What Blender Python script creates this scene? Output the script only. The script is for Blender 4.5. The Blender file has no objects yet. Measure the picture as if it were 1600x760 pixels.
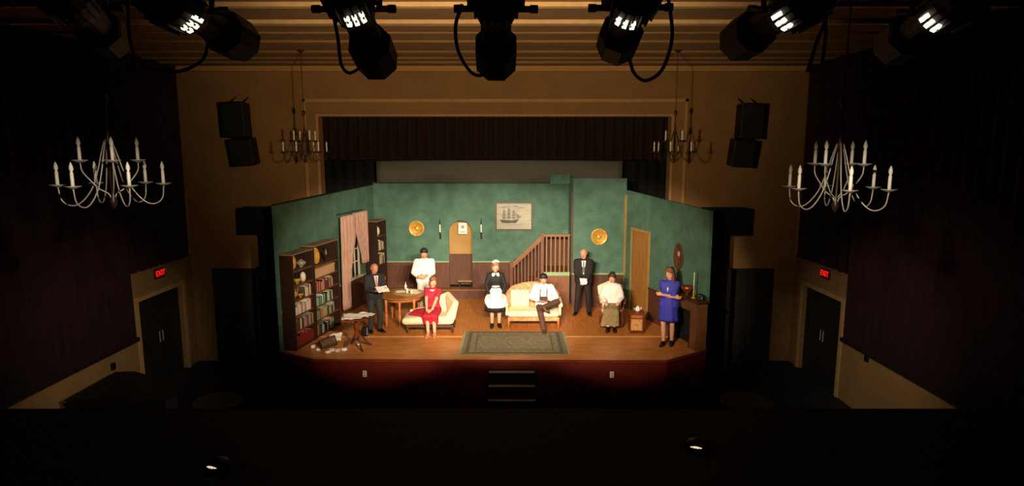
import bpy, bmesh, math, random
from mathutils import Vector, Matrix, Euler
random.seed(7)
R = math.radians
scene = bpy.context.scene
COL = scene.collection

# ------------------------------------------------------------------ camera
F_PX = 950.0
PITCH = R(8.4)
CAMZ = 5.2
cd = bpy.data.cameras.new('camera')
cd.sensor_width = 36.0
cd.lens = F_PX / 1600 * 36
cd.clip_start = 0.05
cam = bpy.data.objects.new('camera', cd)
COL.objects.link(cam)
cam.location = (0, 0, CAMZ)
cam.rotation_euler = (math.pi / 2 - PITCH, 0, 0)
scene.camera = cam

# ------------------------------------------------------------------ world, colour
w = bpy.data.worlds.new('world')
scene.world = w
w.use_nodes = True
w.node_tree.nodes['Background'].inputs[0].default_value = (0.25, 0.25, 0.5, 1)
w.node_tree.nodes['Background'].inputs[1].default_value = 0.0025
vs = scene.view_settings
vs.view_transform = 'Standard'
vs.look = 'None'
vs.gamma = 1.0
vs.exposure = 0.0
vs.use_curve_mapping = False

CS, SN = math.cos(PITCH), math.sin(PITCH)


def P(u, v, X=None, Y=None, Z=None):
    """where the sight line of a place in the photograph meets a plane of the room"""
    a = (u - 800) / F_PX
    b = (380 - v) / F_PX
    d = (a, CS + b * SN, -SN + b * CS)
    if X is not None:
        t = X / d[0]
    elif Y is not None:
        t = Y / d[1]
    else:
        t = (Z - CAMZ) / d[2]
    return Vector((d[0] * t, d[1] * t, CAMZ + d[2] * t))


# ------------------------------------------------------------------ stage lamps
def spot(name, loc, target, power, size, blend, color, radius=0.06):
    l = bpy.data.lights.new(name, 'SPOT')
    l.energy = power
    l.spot_size = R(size)
    l.spot_blend = blend
    l.color = color
    l.shadow_soft_size = radius
    o = bpy.data.objects.new(name, l)
    COL.objects.link(o)
    o.location = loc
    o.rotation_euler = (Vector(target) - Vector(loc)).to_track_quat('-Z', 'Y').to_euler()
    return o


WARM = (1.0, 0.80, 0.56)
WARM2 = (1.0, 0.86, 0.66)
KEY = 1.0
# added fill spot without a lantern, washing the proscenium wall and the hall dimly
spot('hall_fill', (-0.4, 3.8, 5.25), (-0.4, 14.8, 7.3), 1550, 88, 1.0, (1.0, 0.72, 0.42), 0.1)
# unseen fill light added above the stage, behind the proscenium
spill = bpy.data.lights.new('stage_fill', 'AREA')
spill.shape = 'RECTANGLE'
spill.size = 6.0
spill.size_y = 0.3
spill.energy = 35
spill.color = WARM2
so = bpy.data.objects.new('stage_fill', spill)
COL.objects.link(so)
so.location = (-0.4, 15.6, 6.1)
so.rotation_euler = (R(14), 0, 0)


# ------------------------------------------------------------------ materials
def lin(h):
    h = h.lstrip('#')
    out = []
    for i in (0, 2, 4):
        c = int(h[i:i + 2], 16) / 255
        out.append(c / 12.92 if c <= 0.04045 else ((c + 0.055) / 1.055) ** 2.4)
    return tuple(out) + (1,)


MATS = {}


def mat(name, color, rough=0.7, metal=0.0, var=0.12, scale=6.0, stretch=(1, 1, 1), bump=0.0, emit=0.0, color2=None, sheen=0.0, coords='Object'):
    if name in MATS:
        return MATS[name]
    m = bpy.data.materials.new(name)
    m.use_nodes = True
    nt = m.node_tree
    b = nt.nodes['Principled BSDF']
    col = lin(color) if isinstance(color, str) else color
    b.inputs['Roughness'].default_value = rough
    b.inputs['Metallic'].default_value = metal
    tc = nt.nodes.new('ShaderNodeTexCoord')
    mp = nt.nodes.new('ShaderNodeMapping')
    mp.inputs['Scale'].default_value = stretch
    nz = nt.nodes.new('ShaderNodeTexNoise')
    nz.inputs['Scale'].default_value = scale
    nz.inputs['Detail'].default_value = 4
    nt.links.new(tc.outputs[coords], mp.inputs[0])
    nt.links.new(mp.outputs[0], nz.inputs[0])
    rp = nt.nodes.new('ShaderNodeValToRGB')
    c2 = lin(color2) if color2 else tuple(min(1, c * (1 + var)) for c in col[:3]) + (1,)
    c1 = col if color2 else tuple(c * (1 - var) for c in col[:3]) + (1,)
    rp.color_ramp.elements[0].position = 0.35
    rp.color_ramp.elements[1].position = 0.65
    rp.color_ramp.elements[0].color = c1
    rp.color_ramp.elements[1].color = c2
    nt.links.new(nz.outputs[0], rp.inputs[0])
    nt.links.new(rp.outputs[0], b.inputs['Base Color'])
    if bump:
        bp = nt.nodes.new('ShaderNodeBump')
        bp.inputs['Strength'].default_value = bump
        bp.inputs['Distance'].default_value = 0.01
        nt.links.new(nz.outputs[0], bp.inputs['Height'])
        nt.links.new(bp.outputs[0], b.inputs['Normal'])
    if emit:
        b.inputs['Emission Color'].default_value = col
        b.inputs['Emission Strength'].default_value = emit
    MATS[name] = m
    return m


GREEN = mat('sponged_green_paint', '#47695b', 0.85, scale=3.5, color2='#547b6a', bump=0.1)
WAIN = mat('brown_wainscot_paint', '#5a3320', 0.6, var=0.18, scale=5, stretch=(6, 6, 0.6))
TRIMG = mat('light_green_trim', '#86a37c', 0.6, var=0.08)
GOLDTRIM = mat('ochre_trim', '#a98a4e', 0.5, var=0.1)
TANWALL = mat('tan_hall_paint', '#b08a52', 0.8, var=0.08, scale=2)
FLOORW = mat('stage_floor_varnish', '#b0682c', 0.38, scale=3, stretch=(8, 0.7, 1), color2='#c87f3c', bump=0.05)
APRONW = mat('apron_hardboard', '#b56c30', 0.42, scale=2.5, color2='#c98444', stretch=(1, 3, 1))
REDFACE = mat('oxblood_stage_face', '#5e1009', 0.5, var=0.15, scale=3)
DARKWOOD = mat('dark_walnut', '#4a2a18', 0.45, var=0.25, scale=5, stretch=(5, 5, 0.7))
REDWOOD = mat('mahogany', '#6b2c14', 0.35, var=0.2, scale=6, stretch=(1, 6, 1))
OAK = mat('honey_oak', '#a8622c', 0.35, var=0.18, scale=5, stretch=(1, 6, 1))
RAILW = mat('stair_brown_paint', '#6a4028', 0.5, var=0.15, scale=5, stretch=(6, 6, 0.7))
DOORW = mat('tan_door', '#9a6c34', 0.5, var=0.12, scale=4, stretch=(5, 5, 0.5))
PLASTER = mat('auditorium_plaster', '#8f6b3e', 0.9, var=0.08, scale=1.5, bump=0.05)
PLASTER2 = mat('plaster_moulding', '#b08a55', 0.8, var=0.06)
CEILM = mat('ceiling_board', '#84643c', 0.9, var=0.12, scale=1.2, stretch=(0.4, 3, 1))
CEILT = mat('ceiling_batten', '#c0a070', 0.8, var=0.08)
DARKPANEL = mat('dark_stained_panel', '#1a120c', 0.6, var=0.2)
BLACKCLOTH = mat('black_masking_cloth', '#030203', 0.95, var=0.1)
MAROON = mat('maroon_velour', '#2a0709', 0.9, var=0.25, scale=3, stretch=(9, 9, 0.5))
VALRED = mat('valance_velour', '#1c0607', 0.9, var=0.25, scale=3, stretch=(9, 9, 0.5))
GREYCLOTH = mat('unbleached_cyclorama', '#706c5e', 0.9, var=0.05)
AUDFLOOR = mat('auditorium_floor', '#0d0a0a', 0.8, var=0.2)
BLACKMETAL = mat('black_lamp_paint', '#040405', 0.6, 0.0, var=0.2)
CABLE = mat('black_rubber', '#050505', 0.6, var=0.1)
LEAK = mat('lamp_glow_through_vent', '#ffe9c8', emit=2.2)
LENS = mat('lens_glass', '#1a1c20', 0.08, var=0.05)
WHITEMET = mat('pewter', '#a89f92', 0.4, 0.2, var=0.08)
DARKMET = mat('dark_bronze', '#3a2a20', 0.4, 0.5, var=0.15)
CANDLEM = mat('cream_candle', '#efe6d4', 0.5, var=0.04)
BULB = mat('frosted_bulb', '#f4ead2', 0.3, var=0.03)
REDGLOW = mat('red_exit_letters', '#ff2014', emit=0.9)
SIGNBOX = mat('exit_sign_box', '#5a0a08', 0.4, var=0.1)
PAPER = mat('white_paper', '#f0ece2', 0.8, var=0.03)
SKIN = mat('fair_skin', '#dba184', 0.55, var=0.05)
SKIN2 = mat('rosy_skin', '#d89478', 0.55, var=0.05)
LIPS = mat('lip_red', '#a04038', 0.5, var=0.05)
EYEW = mat('eye_white', '#e8e4dc', 0.3, var=0.02)
IRIS = mat('dark_iris', '#20140e', 0.3, var=0.02)
CREAM = mat('cream_brocade', '#dcc8a0', 0.85, scale=22, color2='#ecdcba', bump=0.1)
CREAM2 = mat('pale_cushion', '#ead9a8', 0.85, scale=16, color2='#f2e8c8')
PEACH = mat('peach_floral_brocade', '#b87648', 0.85, scale=14, color2='#d8a680')
GOLD = mat('hammered_gold', '#d2a046', 0.4, 0.25, var=0.2, scale=14, bump=0.2)
BLACKPL = mat('black_plastic', '#0a0a0a', 0.35, var=0.1)


# ------------------------------------------------------------------ mesh builder
ICO = None


def icodirs():
    global ICO
    if ICO is None:
        bm = bmesh.new()
        bmesh.ops.create_icosphere(bm, subdivisions=2, radius=1)
        ICO = [v.co.copy() for v in bm.verts]
        bm.free()
    return ICO


def crom(pts, n=6):
    pts = [Vector(p) for p in pts]
    if len(pts) < 3:
        return pts
    out = []
    q = [2 * pts[0] - pts[1]] + pts + [2 * pts[-1] - pts[-2]]
    for i in range(1, len(q) - 2):
        a, b, c, d = q[i - 1], q[i], q[i + 1], q[i + 2]
        for k in range(n):
            t = k / n
            out.append(0.5 * ((2 * b) + (c - a) * t + (2 * a - 5 * b + 4 * c - d) * t * t + (3 * b - a - 3 * c + d) * t ** 3))
    out.append(pts[-1])
    return out


class MB:
    def __init__(s, M=None):
        s.M = M or Matrix.Identity(4)
        s.v = []
        s.f = []

    def add(s, vs_, fs, M=None):
        n = len(s.v)
        mm = s.M if M is None else s.M @ M
        s.v += [mm @ Vector(p) for p in vs_]
        s.f += [tuple(i + n for i in f) for f in fs]
        return s

    def box(s, x0, x1, y0, y1, z0, z1, M=None):
        p = [(x0, y0, z0), (x1, y0, z0), (x1, y1, z0), (x0, y1, z0), (x0, y0, z1), (x1, y0, z1), (x1, y1, z1), (x0, y1, z1)]
        return s.add(p, [(0, 3, 2, 1), (4, 5, 6, 7), (0, 1, 5, 4), (1, 2, 6, 5), (2, 3, 7, 6), (3, 0, 4, 7)], M)

    def prism(s, poly, y0, y1, M=None):
        """polygon in x,z extruded along y"""
        n = len(poly)
        p = [(a, y0, b) for a, b in poly] + [(a, y1, b) for a, b in poly]
        fs = [tuple(range(n)), tuple(range(2 * n - 1, n - 1, -1))]
        fs += [(i, i + n, (i + 1) % n + n, (i + 1) % n) for i in range(n)]
        return s.add(p, fs, M)

    def prismz(s, poly, z0, z1, M=None):
        n = len(poly)
        p = [(a, b, z0) for a, b in poly] + [(a, b, z1) for a, b in poly]
        fs = [tuple(range(n - 1, -1, -1)), tuple(range(n, 2 * n))]
        fs += [(i, (i + 1) % n, (i + 1) % n + n, i + n) for i in range(n)]
        return s.add(p, fs, M)

    def tube(s, pts, r, n=8, M=None):
        pts = [Vector(p) for p in pts]
        rr = r if isinstance(r, (list, tuple)) else [r] * len(pts)
        vs_, fs = [], []
        up = None
        for i, p in enumerate(pts):
            a = pts[max(i - 1, 0)]
            b = pts[min(i + 1, len(pts) - 1)]
            t = (b - a).normalized()
            if up is None:
                up = t.orthogonal().normalized()
            else:
                up = (up - t * up.dot(t))
                up = up.normalized() if up.length > 1e-5 else t.orthogonal().normalized()
            sd = t.cross(up)
            for k in range(n):
                g = 2 * math.pi * k / n
                vs_.append(p + (up * math.cos(g) + sd * math.sin(g)) * rr[i])
        for i in range(len(pts) - 1):
            for k in range(n):
                a = i * n + k
                b = i * n + (k + 1) % n
                fs.append((a, b, b + n, a + n))
        fs.append(tuple(range(n - 1, -1, -1)))
        m = (len(pts) - 1) * n
        fs.append(tuple(range(m, m + n)))
        return s.add(vs_, fs, M)

    def lathe(s, prof, n=16, c=(0, 0, 0), M=None, sx=1, sy=1):
        vs_, fs = [], []
        for r, z in prof:
            for k in range(n):
                g = 2 * math.pi * k / n
                vs_.append((c[0] + r * sx * math.cos(g), c[1] + r * sy * math.sin(g), c[2] + z))
        for i in range(len(prof) - 1):
            for k in range(n):
                a = i * n + k
                b = i * n + (k + 1) % n
                fs.append((a, b, b + n, a + n))
        fs.append(tuple(range(n - 1, -1, -1)))
        m = (len(prof) - 1) * n
        fs.append(tuple(range(m, m + n)))
        return s.add(vs_, fs, M)

    def hull(s, sph, M=None):
        """convex hull of balls given as (x,y,z,r)"""
        bm = bmesh.new()
        for x, y, z, r in sph:
            for d in icodirs():
                bm.verts.new((x + d.x * r, y + d.y * r, z + d.z * r))
        res = bmesh.ops.convex_hull(bm, input=bm.verts)
        bmesh.ops.delete(bm, geom=[g for g in res['geom_interior'] if isinstance(g, bmesh.types.BMVert)], context='VERTS')
        bm.verts.index_update()
        vs_ = [v.co.copy() for v in bm.verts]
        for i, v in enumerate(bm.verts):
            v.index = i
        fs = [tuple(v.index for v in f.verts) for f in bm.faces]
        bm.free()
        return s.add(vs_, fs, M)

    def mesh(s, name):
        me = bpy.data.meshes.new(name)
        me.from_pydata([tuple(v) for v in s.v], [], s.f)
        me.validate()
        bm = bmesh.new()
        bm.from_mesh(me)
        bmesh.ops.recalc_face_normals(bm, faces=bm.faces)
        bm.to_mesh(me)
        bm.free()
        return me

    def build(s, name, material, parent=None, smooth=False, bevel=0.0):
        me = s.mesh(name)
        me.materials.append(material)
        if smooth:
            me.shade_smooth()
        o = bpy.data.objects.new(name, me)
        COL.objects.link(o)
        if parent:
            o.parent = parent
        if bevel:
            md = o.modifiers.new('bevel', 'BEVEL')
            md.width = bevel
            md.segments = 2
            md.limit_method = 'ANGLE'
        return o

    def remesh(s, name, material, parent=None, voxel=0.01, smooth=3):
        me = s.mesh(name)
        o = bpy.data.objects.new('tmp', me)
        COL.objects.link(o)
        md = o.modifiers.new('r', 'REMESH')
        md.mode = 'VOXEL'
        md.voxel_size = voxel
        if smooth:
            m2 = o.modifiers.new('s', 'SMOOTH')
            m2.factor = 0.5
            m2.iterations = smooth
        dg = bpy.context.evaluated_depsgraph_get()
        dg.update()
        me2 = bpy.data.meshes.new_from_object(o.evaluated_get(dg))
        bpy.data.objects.remove(o)
        me2.name = name
        me2.materials.clear()
        me2.materials.append(material)
        me2.shade_smooth()
        o2 = bpy.data.objects.new(name, me2)
        COL.objects.link(o2)
        if parent:
            o2.parent = parent
        return o2


def tag(o, label=None, cat=None, group=None, kind=None):
    if label:
        o['label'] = label
    if cat:
        o['category'] = cat
    if group:
        o['group'] = group
    if kind:
        o['kind'] = kind
    return o


def thing(name, label, cat, loc=(0, 0, 0), rz=0.0, group=None, M=None):
    o = bpy.data.objects.new(name, None)
    o.empty_display_size = 0.1
    COL.objects.link(o)
    if M is not None:
        o.matrix_world = M
    else:
        o.location = loc
        o.rotation_euler = (0, 0, rz)
    return tag(o, label, cat, group)


def copy_tree(o, parent=None):
    c = o.copy()
    COL.objects.link(c)
    c.parent = parent
    for ch in [x for x in COL.objects if x.parent == o]:
        copy_tree(ch, c)
    return c


def struct(o):
    o['kind'] = 'structure'
    return o


# frames of the two raked side walls of the stage set: +x to the right when facing the wall, -y into the stage
def frame(a, b):
    a, b = Vector(a), Vector(b)
    d = (b - a).normalized()
    n = Vector((-d.y, d.x, 0))
    M = Matrix(((d.x, n.x, 0, a.x), (d.y, n.y, 0, a.y), (0, 0, 1, a.z), (0, 0, 0, 1)))
    return M


SZ = 1.0                                # stage level
YB = 17.6                               # green back wall
YS = 16.35                              # its nearer right segment
LA, LB = (-4.93, 12.6, SZ), (P(583, 290, Y=YB).x, YB, SZ)
LEFT = frame(LA, LB)
LLEN = (Vector(LB) - Vector(LA)).length
RA, RB = (P(977, 380, Y=YS).x, YS, SZ), (4.17, 12.73, SZ)
RIGHT = frame(RA, RB)
RLEN = (Vector(RA) - Vector(RB)).length
YP = 14.8                               # proscenium plane
XL, XR = P(290, 300, Y=YP).x, P(1250, 300, Y=YP).x   # auditorium side walls
CZ = P(774, 104, Y=YP).z                # ceiling


def proj(p):
    x, y, z = p[0], p[1], p[2] - CAMZ
    w_ = y * CS - z * SN
    return 800 + F_PX * x / w_, 380 - F_PX * (y * SN + z * CS) / w_


def along(M, off, u, z=1.0, lo=-1.0, hi=8.0):
    """distance along a raked wall at which the photograph column u meets it"""
    f0 = proj(M @ Vector((lo, -off, z)))[0] - u
    for _ in range(50):
        m = (lo + hi) / 2
        fm = proj(M @ Vector((m, -off, z)))[0] - u
        if (fm > 0) == (f0 > 0):
            lo = m
        else:
            hi = m
    return lo



CX = -0.37

# ================================================================== STRUCTURE
struct(MB().box(XL - 0.3, XR + 0.3, -1.5, YP, -0.1, 0).build('floor', AUDFLOOR))
ce = struct(MB().box(XL - 0.3, XR + 0.3, -1.5, YP + 0.3, CZ, CZ + 0.12).build('ceiling', CEILM))
for y, h, wd in [(5.6, 0.05, 0.12), (7.0, 0.05, 0.12)] + [(P(774, v, Z=CZ - 0.03).y, h, wd) for v, h, wd in ((8, 0.06, 0.12), (13, 0.03, 0.05), (35, 0.06, 0.12), (41, 0.03, 0.05), (53, 0.03, 0.06), (66, 0.04, 0.08), (82, 0.04, 0.08), (92, 0.04, 0.1), (98, 0.05, 0.1))]:
    MB().box(XL, XR, y - wd / 2, y + wd / 2, CZ - h, CZ - 0.001).build('batten', CEILT if h > 0.055 else CEILM, ce)
MB().box(XL, XR, YP - 0.12, YP - 0.001, CZ - 0.12, CZ - 0.001).build('cornice', PLASTER2, ce)

# proscenium wall with its opening
PXL, PXR, PZT = P(500, 240, Y=YP).x, P(1047, 240, Y=YP).x, P(774, 182, Y=YP).z
MZT = P(774, 160, Y=YP).z
pw = MB().prism([(XL - 0.3, 0), (PXL, 0), (PXL, PZT), (PXR, PZT), (PXR, 0), (XR + 0.3, 0), (XR + 0.3, CZ), (XL - 0.3, CZ)], YP, YP + 0.3)
pw = struct(pw.build('wall_proscenium', PLASTER))
for nm, b in (('frame_left', (PXL - 0.36, PXL - 0.28, SZ, MZT + 0.08)), ('frame_right', (PXR + 0.30, PXR + 0.38, SZ, MZT + 0.08)), ('frame_top', (PXL - 0.36, PXR + 0.38, MZT, MZT + 0.08))):
    MB().box(b[0], b[1], YP - 0.06, YP - 0.001, b[2], b[3]).build('moulding', PLASTER2, pw, bevel=0.01)
MB().box(PXL - 0.06, PXL, YP - 0.035, YP - 0.001, SZ, PZT).build('bead', PLASTER2, pw)
MB().box(PXR, PXR + 0.06, YP - 0.035, YP - 0.001, SZ, PZT).build('bead', PLASTER2, pw)
MB().box(PXL - 0.06, PXR + 0.06, YP - 0.035, YP - 0.001, PZT, PZT + 0.05).build('bead', PLASTER2, pw)
# dark panelling either side of the stage
for x0, x1 in ((XL + 0.55, XL + 0.55 + 4 * 0.58), (XR - 0.55 - 4 * 0.58, XR - 0.55)):
    t = struct(MB().box(x0 - 0.04, x1 + 0.04, YP - 0.03, YP - 0.001, 0, 2.38).build('trim_1' if x0 < 0 else 'trim_2', DARKPANEL))
    for k in range(4):
        a = x0 + 0.58 * k
        MB().box(a + 0.03, a + 0.55, YP - 0.05, YP - 0.03, 0.12, 1.1).build('panel', DARKPANEL, t, bevel=0.008)
        MB().box(a + 0.03, a + 0.55, YP - 0.05, YP - 0.03, 1.2, 2.28).build('panel', DARKPANEL, t, bevel=0.008)


# auditorium side walls, door reveals, curtains
def side_wall(X, sgn, nm, dn):
    """sgn: +1 when the room lies towards +x of the wall"""
    t = 0.3
    x0, x1 = (X - t, X) if sgn > 0 else (X, X + t)
    dy0, dy1 = 12.55, 14.3
    DH = 2.08
    Mx = Matrix(((0, 1, 0, 0), (1, 0, 0, 0), (0, 0, 1, 0), (0, 0, 0, 1)))
    wl = MB(Mx).prism([(-1.5, 0), (dy0, 0), (dy0, DH), (dy1, DH), (dy1, 0), (YP, 0), (YP, CZ), (-1.5, CZ)], x0, x1)
    wl = struct(wl.build(nm, PLASTER))
    e = X + sgn * 0.03
    d = bpy.data.objects.new(dn, None)
    COL.objects.link(d)
    d['kind'] = 'structure'
    d.location = (X - sgn * 0.12, (dy0 + dy1) / 2, 0)
    hw = (dy1 - dy0) / 2
    for k in (-1, 1):
        lf = MB().box(-0.025, 0.025, min(0.01 * k, (hw - 0.02) * k), max(0.01 * k, (hw - 0.02) * k), 0.02, DH - 0.02).build('door_leaf', DARKPANEL, d)
        a, b = sorted((0.12 * k, (hw - 0.12) * k))
        for z0, z1 in ((0.2, 1.0), (1.15, 1.95)):
            MB().box(sgn * 0.026 - 0.004, sgn * 0.026 + 0.004, a, b, z0, z1).build('panel', DARKPANEL, lf)
        MB().tube([(sgn * 0.05, 0.06 * k, 0.95), (sgn * 0.05, 0.06 * k, 1.2)], 0.012).build('pull_handle', WHITEMET, lf)
    for y0, y1, z0, z1 in ((dy0 - 0.1, dy0, 0, DH + 0.1), (dy1, dy1 + 0.1, 0, DH + 0.1), (dy0, dy1, DH, DH + 0.1)):
        a, b = sorted((X, e))
        MB().box(a, b, y0, y1, z0, z1).build('casing', PLASTER2, wl)
    # sill rail under the long curtained windows
    a, b = sorted((X, X + sgn * 0.08))
    MB().box(a, b, 1.0, 12.4, 1.28, 1.36).build('sill', DARKPANEL, wl)
    # paler strip by the front corner, standing for a lit bit of wall
    MB().box(a, b, 14.55, 14.7, 2.75, 4.2).build('lit_wall_strip', PLASTER2, wl)


side_wall(XL, 1, 'wall_left', 'door_2')
side_wall(XR, -1, 'wall_right', 'door_3')


def wavy(x0, x1, z0, z1, amp, period, nz=3, seed=0, pinch=None, thick=0.012):
    rnd = random.Random(seed)
    n = max(8, int((x1 - x0) / period * 8))
    vs_, fs = [], []
    ph = rnd.random() * 6
    for side in (0, 1):
        for j in range(nz + 1):
            t = j / nz
            z = z0 + (z1 - z0) * t
            for i in range(n + 1):
                s_ = i / n
                x = x0 + (x1 - x0) * s_
                y = -amp * (1.15 + math.sin(2 * math.pi * (x - x0) / period + ph + 0.5 * math.sin(3 * s_ * 6 + t)) + 0.15 * math.sin(9 * x + 3 * t))
                if pinch:
                    x, y = pinch(s_, t, x, y)
                vs_.append((x, y - side * thick, z))
    m = (n + 1) * (nz + 1)
    for side in (0, 1):
        for j in range(nz):
            for i in range(n):
                a = side * m + j * (n + 1) + i
                fs.append((a, a + 1, a + n + 2, a + n + 1))
    for i in range(n):
        for j in (0, nz):
            a = j * (n + 1) + i
            fs.append((a, a + 1, a + 1 + m, a + m))
    for j in range(nz):
        for i in (0, n):
            a = j * (n + 1) + i
            fs.append((a, a + n + 1, a + n + 1 + m, a + m))
    return vs_, fs


FL = frame((XL, 0, 0), (XL, 10, 0))        # x = world y
FR = frame((XR, YP, 0), (XR, 0, 0))     # x = YP - y
for nm, FRM, a, b, z0, lab in (
        ('window_curtain', FL, 12.3, 14.5, 2.74, 'short maroon curtain above the left double door with the red sign'),
        ('window_curtain', FL, 2.0, 12.2, 1.36, 'long maroon curtain along the left side wall behind the chandelier'),
        ('window_curtain', FR, 0.3, YP - 12.3, 2.74, 'short maroon curtain above the right double door with the red sign'),
        ('window_curtain', FR, YP - 12.2, 12.7, 1.36, 'long maroon curtain along the right side wall behind the chandelier')):
    m_ = MB(FRM)
    v_, f_ = wavy(a, b, z0, CZ - 0.02, 0.06, 0.26, 2, seed=int(a * 7))
    m_.add(v_, f_)
    tag(m_.build(nm, MAROON, smooth=True), lab, 'curtain')

# ------------------------------------------------------------------ stage house
stage_poly = [(-4.98, 12.55), (-4.1, 12.07), (3.18, 12.0), (4.2, 12.68), (5.2, 13.6), (5.2, 19.9), (-6, 19.9), (-6, 13.6)]
fl = struct(MB().prismz([(-5.12, 13.60), (4.4, 13.60), (4.5, YP), (5.2, YP), (5.2, 19.9), (-6, 19.9), (-6, YP), (-5.2, YP)], SZ - 0.05, SZ - 0.004).build('floor_stage', FLOORW))
bw = 0.14
nb = int(9.4 / bw)
for k in range(nb):
    x = -5.1 + bw * k
    MB().box(x + 0.003, x + bw - 0.003, 13.66, 17.6, SZ - 0.004, SZ).build('floor_board', FLOORW, fl)
ap = struct(MB().prismz([(-4.98, 12.57), (-4.1, 12.09), (3.18, 12.02), (4.2, 12.7), (4.35, 13.6), (-5.1, 13.6)], SZ - 0.06, SZ - 0.006).build('floor_apron', APRONW))
xs = [-4.1, -2.9, -1.7, -0.5, 0.75, 2.0, 3.18]
for i in range(6):
    ya = 12.07 + (12.0 - 12.07) * (xs[i] + 4.1) / 7.28
    yb = 12.07 + (12.0 - 12.07) * (xs[i + 1] + 4.1) / 7.28
    MB().prismz([(xs[i] + 0.006, ya), (xs[i + 1] - 0.006, yb), (xs[i + 1] - 0.006, 13.56), (xs[i] + 0.006, 13.56)], SZ - 0.006, SZ).build('floor_panel', APRONW, ap)
MB().prismz([(-4.98, 12.55), (-4.106, 12.073), (-4.106, 13.56), (-5.1, 13.56)], SZ - 0.006, SZ).build('floor_panel', APRONW, ap)
MB().prismz([(3.186, 12.003), (4.2, 12.68), (4.35, 13.56), (3.186, 13.56)], SZ - 0.006, SZ).build('floor_panel', APRONW, ap)
MB().box(-4.9, 4.25, 13.565, 13.635, SZ - 0.006, SZ + 0.004).build('threshold_strip', mat('pale_worn_wood', '#d9a468', 0.4, var=0.1), ap)

fp = [(-4.98, 12.55), (-4.1, 12.07), (3.18, 12.0), (4.2, 12.68)]
fp2 = [(4.17, 12.72), (3.17, 12.06), (-4.09, 12.13), (-4.95, 12.6)]
face = struct(MB().prismz([(-5.3, YP)] + fp + [(4.6, YP), (4.5, YP)] + fp2 + [(-5.2, YP)], 0, SZ - 0.062).build('wall_stage_front', REDFACE))
for i in range(3):
    a, b = Vector(fp[i]), Vector(fp[i + 1])
    d = (b - a).normalized()
    n = Vector((d.y, -d.x))
    q = [a, b, b + n * 0.03, a + n * 0.03]
    MB().prismz([tuple(p) for p in q], SZ - 0.06, SZ - 0.001).build('nosing', REDWOOD, face)
for u, lab in ((569, 'white outlet plate on the left half of the red stage front'), (956, 'white outlet plate on the right half of the red stage front')):
    p = P(u, 586, Y=12.0)
    o = thing('outlet_plate', lab, 'outlet', (p.x, 12.07 - (p.x + 4.1) * 0.07 / 7.28, p.z))
    MB().box(-0.04, 0.04, -0.012, 0, -0.065, 0.065).build('cover_plate', PAPER, o, bevel=0.003)
    for z in (-0.03, 0.03):
        MB().box(-0.016, 0.016, -0.016, -0.0121, z - 0.014, z + 0.014).build('socket', mat('socket_grey', '#77716a'), o)
for u in (452, 733):
    p = P(u, 582, Y=12.1)
    if u > 500:
        o = thing('outlet_plate', 'small dark outlet plate on the stage front left of the steps', 'outlet', (p.x, 12.035, p.z))
        MB().box(-0.03, 0.03, -0.012, 0, -0.05, 0.05).build('cover_plate', REDWOOD, o)

# steps in front of the stage
st = thing('stage_steps', 'dark portable steps with pale edge strips at centre of stage front', 'steps', (0, 12.0, 0))
for k, (v, dz) in enumerate(((581, 0.80), (603, 0.60), (626, 0.40))):
    y = P(800, v, Z=dz).y - 12.0
    MB().box(-0.50, 0.46, y, y + 0.30 if k else -0.0, dz - 0.04, dz).build('tread', DARKPANEL, st)
    MB().box(-0.47, 0.46, y - 0.006, y + 0.030, dz - 0.03, dz + 0.004).build('edge_strip', mat('grey_grip_tape', '#f0e8dc', 0.6, var=0.05), st)
    MB().box(-0.48, 0.44, y + 0.04, y + 0.06, max(0, dz - 0.2), dz - 0.041).build('riser', DARKPANEL, st)
for x in (-0.52, 0.46):
    MB().prism([(x, 0), (x + 0.03, 0), (x + 0.03, 0.8), (x, 0.8)], -0.35, -0.005).build('stringer', DARKPANEL, st)

# back of the stage house, masking
struct(MB().box(-6.2, 5.4, 19.9, 20.0, SZ, 8.2).build('wall_stage_rear', BLACKCLOTH))
struct(MB().box(-6.2, 5.4, YP + 0.3, 20.0, 8.2, 8.3).build('ceiling_stage', BLACKCLOTH))
struct(MB().box(-6.3, -6.2, YP + 0.3, 20.0, 0, 8.3).build('wall_stage_left', BLACKCLOTH))
struct(MB().box(5.4, 5.5, YP + 0.3, 20.0, 0, 8.3).build('wall_stage_right', BLACKCLOTH))
m_ = MB(Matrix.Translation((0, 15.4, 0)))
v_, f_ = wavy(-5.2, 4.5, P(774, 250, Y=15.4).z, 8.2, 0.06, 0.24, 2, seed=3)
m_.add(v_, f_)
tag(m_.build('valance_curtain', VALRED, smooth=True), 'pleated dark red valance across top of the stage opening', 'curtain')
ba, bb = P(588, 252, Y=18.3), P(972, 284, Y=18.3)
m_ = MB(Matrix.Translation((0, 18.3, 0)))
v_, f_ = wavy(ba.x, bb.x, bb.z - 0.1, ba.z, 0.004, 1.5, 1, seed=3)
m_.add(v_, f_)
m_.box(ba.x, bb.x, -0.02, 0.02, ba.z - 0.02, ba.z + 0.02)
for x_ in (ba.x + 0.3, -0.3, bb.x - 0.3):
    m_.tube([(x_, 0, ba.z), (x_, 0, 8.2)], 0.006, 5)
tag(m_.build('border_cloth', GREYCLOTH, smooth=True), 'flat grey border cloth hanging above the green back wall', 'curtain')
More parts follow.
